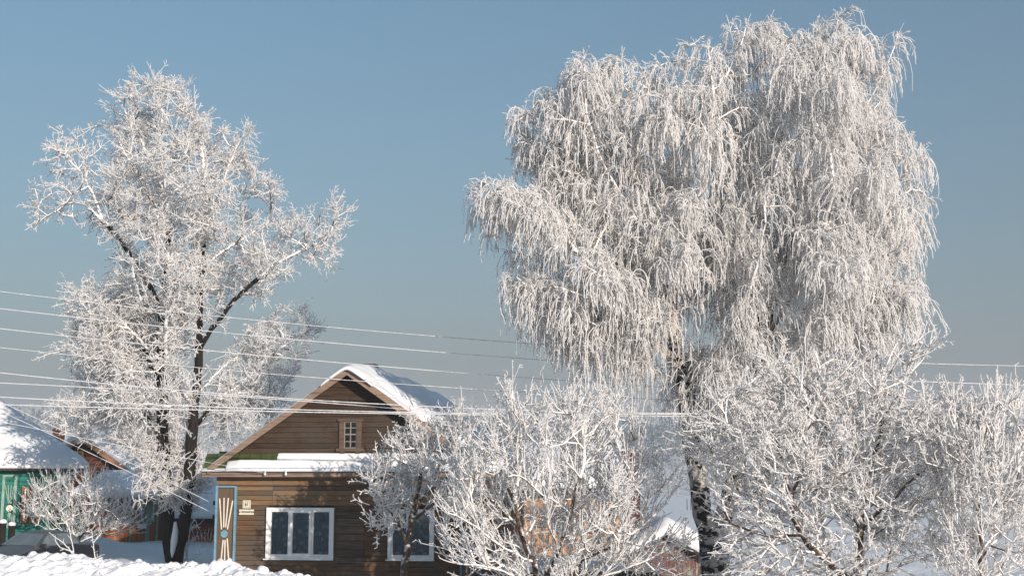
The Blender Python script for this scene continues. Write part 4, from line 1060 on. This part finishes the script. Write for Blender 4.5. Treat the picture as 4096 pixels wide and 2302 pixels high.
    for v in range(6):
        n = 20; dd = rng.normal(0, 1, (n, 3)) + np.array([0, 0, .35]); s0 = rng.normal(0, .16, (n, 3))
        a = twig_set(rng, s0, dd, rng.uniform(.3, .75, n), 5, -.05, .17, .0165, .011); protos.append([a, spurs(rng, a[0], a[1], 3, .18, 3, R(50), 0, .1, .0155, .012)])
    xl, xr = P(430, 800, Y).x, P(1060, 900, Y).x; sel = idx[(t.P[idx, 0] > xl) & (t.P[idx, 0] < xr) | (t.P[idx, 2] < 8) & (t.P[idx, 0] < P(840, 800, Y).x)]
    add_sprays(root, t, sel, protos, 295, rng, M['frost'])
    pts = [q(705, 2085, -.12), q(708, 2120, -.2), q(705, 2160, -.26), q(700, 2200, -.3), q(698, 2225, -.3)]
    V, Q = tubes(np.array(pts), np.array([.05, .10, .12, .08, .02]), [5], 12); link('fork_snow', np_mesh('fork_snow', V - np.array(root.location), Q), M['roof_snow'], root)
left_tree()

# ---- big weeping birch
def birch():
    EMIT = .11
    rng = np.random.default_rng(5); Y = 33.0; t = Tree(rng); q = lambda px, py, d=0: np.array(P(px, py, Y)) + np.array([0, d, 0])
    t.limb([q(2880, 2420), q(2865, 2302), q(2850, 2170), q(2815, 2050), q(2795, 1920), q(2775, 1800), q(2760, 1650), q(2735, 1500), q(2700, 1390), q(2690, 1250), q(2640, 1000, .2), q(2560, 760, .3), q(2500, 520, .3), q(2470, 330, .3)], jit=.025)
    t.limb([q(2850, 2170), q(2930, 2000, .5), q(2975, 1800, .8), q(3020, 1600, .8), q(3080, 1350, .6), q(3130, 1100, .4), q(3200, 800), q(3260, 520), q(3320, 260), q(3350, 100)])
    t.limb([q(2735, 1460), q(2640, 1400, -.3), q(2540, 1290, -.7), q(2400, 1140, -1), q(2230, 960, -1.2), q(2040, 830, -1.2), q(1930, 800, -1.2)])
    t.limb([q(2700, 1340), q(2600, 1150, .5), q(2450, 900, .9), q(2280, 680, 1.1), q(2080, 480, 1.1)])
    t.limb([q(2690, 1220), q(2740, 950, -.8), q(2800, 700, -1.2), q(2820, 420, -1.3), q(2800, 260, -1.3)])
    t.limb([q(3080, 1350, .6), q(2990, 1050, 1.), q(2960, 700, 1.2), q(2990, 400, 1.3), q(3000, 150, 1.2)])
    t.limb([q(3040, 1500, .8), q(3250, 1250, .2), q(3420, 1050, -.3), q(3540, 850, -.5), q(3620, 770, -.5)])
    t.limb([q(3130, 1100, .4), q(3330, 850, 1.), q(3500, 600, 1.3), q(3560, 380, 1.3)])
    t.limb([q(3200, 800), q(3360, 560, -.9), q(3480, 360, -1.1), q(3540, 200, -1.1)])
    t.limb([q(2990, 1700, .8), q(3200, 1480, -.6), q(3420, 1330, -1.), q(3600, 1180, -1.)])
    t.limb([q(2640, 1000, .2), q(2420, 720, -.9), q(2330, 480, -1.4), q(2330, 300, -1.4)]); t.limb([q(2450, 900, .9), q(2300, 820, 1.6), q(2080, 760, 1.8)])
    t.limb([q(2750, 1600), q(2850, 1400, -1.2), q(2950, 1200, -1.9), q(3000, 950, -2.1)]); t.limb([q(3080, 1350, .6), q(3200, 1050, -1.6), q(3250, 800, -2.2), q(3200, 560, -2.1)])
    t.limb([q(2540, 1290, -.7), q(2400, 1240, -1.5), q(2200, 1180, -1.7)]); t.limb([q(2640, 1400, -.3), q(2500, 1330, .6), q(2300, 1190, 1.2), q(2120, 1100, 1.3)])
    crown_r = [(3330, 35), (3430, 55), (3430, 160), (3530, 200), (3490, 290), (3570, 330), (3560, 450), (3600, 560), (3680, 620), (3660, 720), (3740, 760), (3650, 850), (3640, 950), (3650, 1080), (3600, 1180), (3620, 1260), (3500, 1400), (3300, 1500), (3000, 1560), (2850, 1500), (2880, 1200), (2820, 900), (2900, 600), (2860, 400), (2900, 150), (2920, 105), (2990, 130), (3070, 90), (3150, 150), (3270, 100)]
    crown_m = [(2300, 240), (2400, 260), (2500, 225), (2600, 260), (2700, 250), (2750, 170), (2860, 195), (2940, 330), (2960, 600), (2950, 1000), (2900, 1350), (2700, 1350), (2500, 1150), (2380, 900), (2340, 640), (2260, 560), (2290, 400)]
    crown_l = [(2050, 440), (2120, 430), (2190, 390), (2290, 380), (2340, 540), (2400, 720), (2460, 900), (2400, 1000), (2240, 900), (2180, 720), (2080, 640), (2060, 560)]
    arm = [(1900, 755), (1980, 760), (2060, 770), (2180, 790), (2300, 900), (2450, 1040), (2560, 1180), (2660, 1320), (2600, 1420), (2430, 1300), (2200, 1240), (2100, 1100), (2010, 980), (1920, 870)]
    low = [(2700, 1350), (2950, 1450), (3100, 1500), (3350, 1450), (3560, 1300), (3560, 1500), (3400, 1640), (3100, 1750), (2800, 1700), (2680, 1600)]
    side = [(3380, 1020), (3640, 1040), (3650, 1180), (3620, 1300), (3480, 1400), (3300, 1400), (3320, 1200)]
    skirt = [(2040, 1000), (2250, 1180), (2450, 1300), (2640, 1420), (2600, 1500), (2420, 1440), (2230, 1400), (2110, 1300), (2040, 1150)]
    T = np.concatenate([targets(skirt, Y, 130, rng, 1.2, -.6, 6., dy=-.5), targets(side, Y, 110, rng, 1.3, -.6, 7., dy=-.3), targets(crown_r, Y, 980, rng, 3.2, -.36, 1., .9), targets(crown_m, Y, 560, rng, 2.8, -.33, 2., .9), targets(crown_l, Y, 150, rng, 1.8, -.5, 3.), targets(arm, Y, 260, rng, 1.7, -.42, 4., dy=-.7), targets(low, Y, 200, rng, 2., -.4, 5.)])
    t.fill(T, .28, .22, .35, jit=.03).finish(.40, .009, .66)
    nd = node_dirs(t); idx = np.where(~np.array(t.main) | (t.R < EMIT))[0]
    rep = np.repeat(idx, 4); st = t.P[rep]; h = nd[rep].copy(); h[:, 2] = np.abs(h[:, 2]) * .5
    ax = np.array([P(2900, 1500, Y).x, Y, 0]); out = st - ax; out[:, 2] = 0; out = norm(out)
    d = h * .7 + rng.normal(0, .45, (len(rep), 3)) * np.array([1, 1, .6]) + out * .35 + np.array([0, 0, .30])
    L = rng.uniform(.35, 1.15, len(rep)) * (.8 + .4 * rng.random(len(rep)))
    a = twig_set(rng, st, d, L * .85, 6, 2.0, .13, .0135, .0095, .75)
    b = spurs(rng, a[0], a[1], 2, .26, 3, R(38), 1.2, .12, .0125, .009)
    tips = idx[t.cnt[idx] < 3]; rp = np.repeat(tips, 5); so = t.P[rp]; oo = so - ax; oo = norm(oo * np.array([1, 1, 0]))
    u_ = twig_set(rng, so, nd[rp] * .6 + oo * .5 + rng.normal(0, .5, (len(rp), 3)) + np.array([0, 0, .75]), rng.uniform(.18, .5, len(rp)), 4, .55, .14, .0125, .009)
    v_ = spurs(rng, u_[0], u_[1], 2, .13, 2, R(45), .2, .1, .0115, .009)
    # long thin hanging curtains
    rep2 = idx[rng.random(len(idx)) < .45]; st2 = t.P[rep2]
    c = twig_set(rng, st2, rng.normal(0, .5, (len(rep2), 3)), rng.uniform(.8, 1.9, len(rep2)), 7, 1.6, .09, .010, .006, .4)
    root = put_tree('weeping_birch', t, (P(2880, 2302, Y).x, Y, 0), 'huge frost-white weeping birch towering over the right half of the photo', 'tree', M['birch_bark'], M['birch_branch'], [a, b, c, u_, v_], .075)
    protos = []
    for v in range(6):
        n = 28; dd = rng.normal(0, 1, (n, 3)) * np.array([1, 1, .5]) + np.array([0, 0, .7]); s0 = rng.normal(0, .12, (n, 3))
        a = twig_set(rng, s0, dd, rng.uniform(.4, 1.25, n), 9, 1.7, .11, .014, .0095, .8); protos.append([a, spurs(rng, a[0], a[1], 4, .26, 4, R(36), 1.2, .1, .013, .009)])
    add_sprays(root, t, idx, protos, 295, rng, M['frost'])
birch()

# ---- orchard trees: stiff upright shoots with short spurs
def orchard(name, label, Y, seed, limbs, polys, Rb, twl=(.3, .85), rep_n=2, grav=-.10, per=3, thick=.028, group=None, cat='tree', nspray=25, upw=.45, axis=None, bark='apple_bark', tr=.0135, branch='frost_branch'):
    EMIT = .045
    rng = np.random.default_rng(seed); t = Tree(rng); q = lambda px, py, d=0: np.array(P(px, py, Y)) + np.array([0, d, 0])
    for l in limbs: t.limb([q(*p) for p in l], step=.25)
    T = np.concatenate([targets(pl, Y, n, rng, dm, -.45, seed + i * 1.3, 1.1, dy) for i, (pl, n, dm, dy) in enumerate(polys)])
    t.fill(T, .22, .0, .35, jit=.02, fwd=1.1).finish(Rb, .009, .5)
    nd = node_dirs(t); idx = np.where(~np.array(t.main) | (t.R < EMIT))[0]; rep = np.repeat(idx, rep_n); st = t.P[rep]
    ax = np.array(q(*axis)); out = norm(st - ax)
    d = nd[rep] * .8 + out * .7 + rng.normal(0, .27, (len(rep), 3)) + np.array([0, 0, upw])
    a = twig_set(rng, st, d, rng.uniform(twl[0], twl[1], len(rep)), 5, grav, .10, tr * 1.1, tr * .75)
    b = spurs(rng, a[0], a[1], per, .11, 2, R(55), 0, .1, tr, tr * .85)
    base = limbs[0][0]; p = q(*base)
    root = put_tree(name, t, (p[0], p[1], 0), label, cat, M[bark], M[branch], [a, b], thick, group, twig_m=M['rimed'])
    protos = []
    for v in range(5):
        n = 16; dd = rng.normal(0, 1, (n, 3)) * np.array([1, 1, .6]) + np.array([0, 0, upw * 1.8]); s0 = rng.normal(0, .12, (n, 3))
        a = twig_set(rng, s0, dd, rng.uniform(twl[0], twl[1], n), 6, grav, .10, tr * 1.1, tr * .75); protos.append([a, spurs(rng, a[0], a[1], per + 3, .12, 2, R(55), 0, .1, tr, tr * .85)])
    add_sprays(root, t, idx, protos, nspray, rng, M['rimed'])

orchard('apple_tree', 'slim frosted crab tree with one thin brown trunk before the narrower house window', 31.8, 21,
        [[(1600, 2420), (1612, 2300), (1630, 2200), (1640, 2120), (1660, 2020), (1680, 1900), (1700, 1780)], [(1632, 2190), (1600, 2090, -.3), (1540, 2000, -.5), (1490, 1930, -.5)], [(1650, 2050), (1720, 1930, .3), (1790, 1780, .5), (1830, 1650, .5)], [(1645, 2090), (1760, 1990, -.5), (1880, 1880, -.6)]],
        [([(1480, 1900), (1560, 1740), (1660, 1680), (1700, 1700), (1800, 1660), (1870, 1600), (1930, 1720), (1940, 1900), (1860, 2020), (1700, 2060), (1560, 2120), (1500, 2100), (1520, 2000)], 190, 1.2, 0)],
        .10, (.22, .55), 2, -.1, 3, .03, axis=(1650, 2120))
orchard('apple_tree', 'broad frosted apple tree with many fanning limbs hiding the ochre house', 28.5, 22,
        [[(2180, 2480), (2170, 2380), (2130, 2250), (2080, 2100), (2060, 1960), (2090, 1800), (2050, 1620)], [(2170, 2380), (2230, 2200, -.4), (2290, 2000, -.5), (2330, 1800, -.5), (2310, 1620, -.5)],
         [(2175, 2400), (2330, 2240, .4), (2440, 2060, .6), (2500, 1880, .6), (2540, 1700, .6)], [(2130, 2250), (1990, 2160, -.6), (1880, 2080, -.8), (1800, 2040, -.9)], [(2080, 2100), (1950, 1990, .4), (1870, 1900, .5), (1830, 1800, .5)],
         [(2330, 2240, .4), (2480, 2160, -.3), (2620, 2040, -.6), (2700, 1930, -.6)], [(2230, 2200, -.4), (2180, 2050, -1.2), (2190, 1900, -1.5), (2180, 1750, -1.5)], [(2170, 2380), (2060, 2290, -.8), (1960, 2250, -1.2), (1850, 2230, -1.3)],
         [(2175, 2400), (2400, 2290, -.8), (2560, 2230, -1.), (2700, 2160, -1.)]],
        [([(2040, 1540), (2120, 1620), (2230, 1600), (2330, 1560), (2420, 1640), (2540, 1660), (2590, 1780), (2640, 1900), (2700, 1960), (2600, 2060), (2520, 2340), (1860, 2340), (1800, 2240), (1760, 2130), (1800, 2010), (1790, 1890), (1820, 1790), (1950, 1720)], 700, 1.9, 0),
         ([(2560, 2160), (2660, 2140), (2700, 2220), (2680, 2330), (2540, 2330)], 22, .6, -.4)],
        .105, (.28, .80), 2, -.12, 3, .034, axis=(2180, 2330), nspray=40, upw=.6)
orchard('apple_tree', 'wide old frosted apple tree with snow-lined dark limbs right of the birch', 26.5, 23,
        [[(3420, 2480), (3430, 2302), (3440, 2160), (3455, 2000), (3480, 1880), (3540, 1760), (3600, 1640), (3620, 1500)], [(3430, 2330), (3300, 2240, -.2), (3190, 2130, -.3), (3150, 2000, -.3), (3120, 1870, -.3), (3090, 1760, -.3), (2960, 1700, -.3)],
         [(3445, 2120), (3400, 1950, .5), (3390, 1800, .7), (3340, 1700, .8), (3240, 1600, .8)], [(3445, 2100), (3560, 1980, -.4), (3660, 1870, -.5), (3790, 1760, -.6), (3900, 1670, -.6)], [(3440, 2200), (3560, 2100, .3), (3680, 2010, .4), (3790, 1990, .4), (3870, 2060, .4)],
         [(3480, 1880), (3500, 1700, -.6), (3480, 1550, -.8), (3520, 1420, -.8)], [(3150, 2000, -.3), (3050, 1930, -.9), (2950, 1890, -1.)], [(3150, 2000), (3200, 1850, -.6), (3190, 1720, -.8), (3230, 1600, -.8)], [(3190, 2130, -.3), (3040, 2130, -.6), (2900, 2080, -.7), (2860, 1990, -.7)],
         [(3425, 2330), (3560, 2260, -.6), (3720, 2180, -.8), (3850, 2150, -.8)], [(3540, 1760), (3700, 1660, .4), (3860, 1570, .5)]],
        [([(2760, 1640), (2900, 1560), (3060, 1480), (3250, 1460), (3420, 1400), (3560, 1400), (3650, 1380), (3720, 1480), (3800, 1550), (3900, 1560), (3960, 1600), (3930, 1750), (3900, 1900), (3950, 2100), (3900, 2340), (2900, 2340), (2830, 2200), (2880, 2040), (2820, 1880), (2720, 1760)], 1250, 1.9, 0),
         ([(3560, 1400), (3640, 1340), (3730, 1390), (3660, 1480)], 25, .6, -.3), ([(3900, 1610), (4010, 1590), (4030, 1630), (3900, 1690)], 20, .5, -.5)],
        .12, (.22, .62), 2, .03, 3, .030, axis=(3420, 2150), upw=.22, nspray=60)
orchard('young_apple_tree', 'young frosted tree of straight upright shoots at the right edge', 25, 24,
        [[(3925, 2480), (3925, 2302), (3915, 2100), (3920, 1900), (3930, 1750), (3940, 1640)], [(3920, 2050), (3850, 1900, -.2), (3800, 1780, -.3)], [(3920, 2100), (4020, 1960, -.3), (4060, 1820, -.3), (4080, 1720, -.3)], [(3922, 2200), (4050, 2120, .2), (4160, 2000, .3)], [(3920, 2180), (3830, 2080, .3), (3760, 1990, .3)]],
        [([(3750, 1700), (3850, 1640), (3930, 1600), (4060, 1580), (4150, 1660), (4180, 1900), (4160, 2330), (3800, 2340), (3740, 2150), (3760, 1900)], 420, 1.2, 0)],
        .055, (.25, .75), 2, -.1, 2, .022, axis=(3925, 2300), upw=.8, tr=.0125)
orchard('frosted_bush', 'round frosted bush in blue shade in front of the teal house', 45.5, 25,
        [[(300, 2180), (290, 2080), (280, 1960)], [(300, 2170), (200, 2060), (130, 1960)], [(305, 2170), (380, 2080, -.3), (440, 1980, -.4)], [(300, 2170), (340, 2050, .5), (370, 1930, .6)], [(300, 2170), (230, 2040, .5), (210, 1920, .5)], [(310, 2170), (430, 2110), (540, 2070)]],
        [([(120, 1960), (180, 1900), (300, 1880), (400, 1900), (470, 1960), (560, 2040), (540, 2130), (420, 2150), (180, 2130), (110, 2060)], 260, 1.2, 0)],
        .06, (.3, .75), 2, -.1, 2, .03, axis=(300, 2180), upw=.6, cat='bush', bark='dark_bark', tr=.011, nspray=6)
# saplings poking out of the bank on the left, and thin stems by the house corner
def sapling(name, label, cat, Y, stems, r, group=None, per=5, mat='frost'):
    rng = np.random.default_rng(int(stems[0][0][0])); base = P(*stems[0][0], Y); root = empty(name, base, label=label, cat=cat, group=group)
    pts, rad, ln, sets = [], [], [], []
    for s in stems:
        c = catmull([np.array(P(px, py, Y)) for px, py in s], .08); c[1:] += rng.normal(0, .006, (len(c) - 1, 3)); pts.append(c); rad.append(np.linspace(r, r * .5, len(c))); ln.append(len(c))
        k = len(c); dd = norm(np.gradient(c, axis=0)); i = rng.integers(k // 3, k, per)
        d = dd[i] + rng.normal(0, .6, (per, 3)); sets.append(twig_set(rng, c[i], d, rng.uniform(.04, .14, per), 3, -.1, .1, r * .7, r * .5))
    V, Q = tubes(np.concatenate(pts), np.concatenate(rad), ln, 6); V2, Q2 = pack(sets); bl = np.array(base)
    link('stems', np_mesh('stems', V - bl, Q), M[mat], root); link('twigs', np_mesh('twigs', V2 - bl, Q2), M[mat], root, kind='stuff')
sapling('sapling', 'three-stemmed frosted sapling sticking out of the snow bank right of the car', 'sapling', 27.5, [[(298, 2250), (292, 2190), (285, 2150), (277, 2118)], [(293, 2215), (255, 2170), (210, 2138)], [(292, 2205), (240, 2185), (222, 2160)]], .016, 'saplings in the snow bank')
sapling('sapling', 'forked frosted sapling in the snow bank, the right one of the pair', 'sapling', 27.5, [[(382, 2240), (374, 2190), (366, 2118)], [(374, 2168), (392, 2145), (405, 2130)], [(380, 2232), (398, 2222), (404, 2218)]], .014, 'saplings in the snow bank')
sapling('dry_shrub', 'thin bare shrub stems in the snow between the dark trunk and the house corner', 'shrub', 39, [[(820 + dx, 2262), (820 + dx * 1.4, 2200), (820 + dx * 2.3, 2120 - abs(dx) * .2)] for dx in (-22, -14, -7, 0, 6, 12, 18)] , .007, per=14, mat='frost_branch')

# ================================================================== wires
def wire(pts, Y0, Y1, r, label, mat='frost', name='overhead_wire', seed=0, group='frosted overhead wires', patch=0.):
    """photo x spans the sagging curve; distance runs evenly from Y0 (left) to Y1 (right)"""
    rng = np.random.default_rng(seed); x = np.array([p[0] for p in pts], float); y = np.array([p[1] for p in pts], float)
    c = np.polyfit(x, y, 2 if len(pts) > 2 else 1); xs = np.linspace(x[0], x[-1], 700); yv = np.polyval(c, xs)
    u = (xs - xs[0]) / (xs[-1] - xs[0]); Yv = 1 / ((1 - u) / Y0 + u / Y1)
    pp = np.array([P(a, b, yy) for a, b, yy in zip(xs, yv, Yv)])
    th = 1 + .16 * snoise(xs * .11, xs * .0, seed=seed + 1.) + rng.normal(0, .10, len(xs))
    if patch: th = th * np.clip(.55 + .9 * (snoise(xs * .018, xs * .005, seed=seed + 2.) + (1 - patch)), .38, 1)
    V, Q = tubes(pp, r * th, [len(pp)], 6); o = pp[0]
    ob = link(name, np_mesh(name, V - o, Q), M[mat], label=label, category='wire', group=group); ob.location = o
k = 1.59
W = lambda *a: [(x * k, y * k) for x, y in a]
L_ = 'frost-coated overhead wire, '
wire(W((-60, 725), (800, 821), (1390, 866), (2340, 915), (2640, 921)), 34.6, 34.6, .0085, 'thin dark overhead wire, topmost of those crossing the left tree', 'frost_branch', seed=1)
wire(W((-60, 769), (820, 859), (1350, 905), (2430, 964), (2640, 969)), 34.4, 34.4, .0115, L_ + 'second from the top at the left edge', seed=2, patch=.15)
wire(W((-60, 819), (800, 908), (1280, 945), (2440, 1013), (2640, 1018)), 34.4, 34.4, .0115, L_ + 'third from the top at the left edge', seed=3, patch=.15)
wire(W((-60, 868), (700, 938), (1300, 988), (2450, 1028), (2640, 1031)), 34.6, 34.6, .0085, 'thin dark overhead wire crossing the house gable just below its peak', 'frost_branch', seed=4)
wire(W((-60, 930), (500, 985), (1040, 1020), (1300, 1030), (1900, 1040)), 31.6, 31.6, .0125, L_ + 'upper one crossing the middle of the brown gable', seed=5)
wire(W((-60, 960), (500, 990), (1150, 1040)), 31.8, 31.8, .0115, L_ + 'steeper one converging with the others at the gable right edge', seed=6)
wire(W((-60, 995), (500, 1020), (1000, 1036), (1300, 1041), (2640, 1020)), 31.2, 31.2, .0125, L_ + 'next to lowest of the near-level wires across the gable', seed=7)
wire(W((-60, 1014), (550, 1033), (1150, 1043), (1820, 1044), (2640, 1045)), 31, 31, .0125, L_ + 'lowest of the near-level wires, just above the attic window', seed=8)
g2 = 'service wires running down to the houses'
e1 = HF.hit(1063, 1889, -.42); ew = HF.o + HF.ex * e1[0] - HF.ey * .5
wire([(-60, 1672), (210, 1727), (498, 1782), (775, 1838), (1060, 1890)], 34, ew.y, .0075, 'frosted service wire running down to the left insulator on the porch fascia', group=g2, seed=9)
wire([(-60, 1580), (220, 1702), (480, 1832), (760, 1968), (858, 2014)], 36, 36.8, .0075, 'frosted service wire crossing the dark trunk down to the upper bracket on the house corner', group=g2, seed=10)
wire([(-60, 1610), (230, 1760), (560, 1905), (760, 1985), (858, 2070)], 37, 36.8, .009, 'frosted service wire down to the lower bracket on the house corner', group=g2, seed=11)
wire([(-60, 1743), (160, 1768), (340, 1773), (470, 1750), (560, 1700)], 48, 60, .009, 'thin dark wire sagging over the teal house roof', 'frost_branch', group=g2, seed=12)

# ================================================================== winter haze in the air
mb = MB(); mb.box(-1750, 1750, -65, 2650, -25, 75)
m = bpy.data.materials.new('haze'); m.use_nodes = True; nt = m.node_tree; nt.nodes.remove(nt.nodes['Principled BSDF'])
vol = nt.nodes.new('ShaderNodeVolumePrincipled'); vol.inputs['Color'].default_value = (.86, .90, .95, 1); vol.inputs['Density'].default_value = .0006; vol.inputs['Anisotropy'].default_value = .2
nt.links.new(vol.outputs[0], nt.nodes['Material Output'].inputs['Volume'])
mb.build('haze', m, None, kind='stuff', label='thin frosty haze hanging over the village and hills', cat='haze')
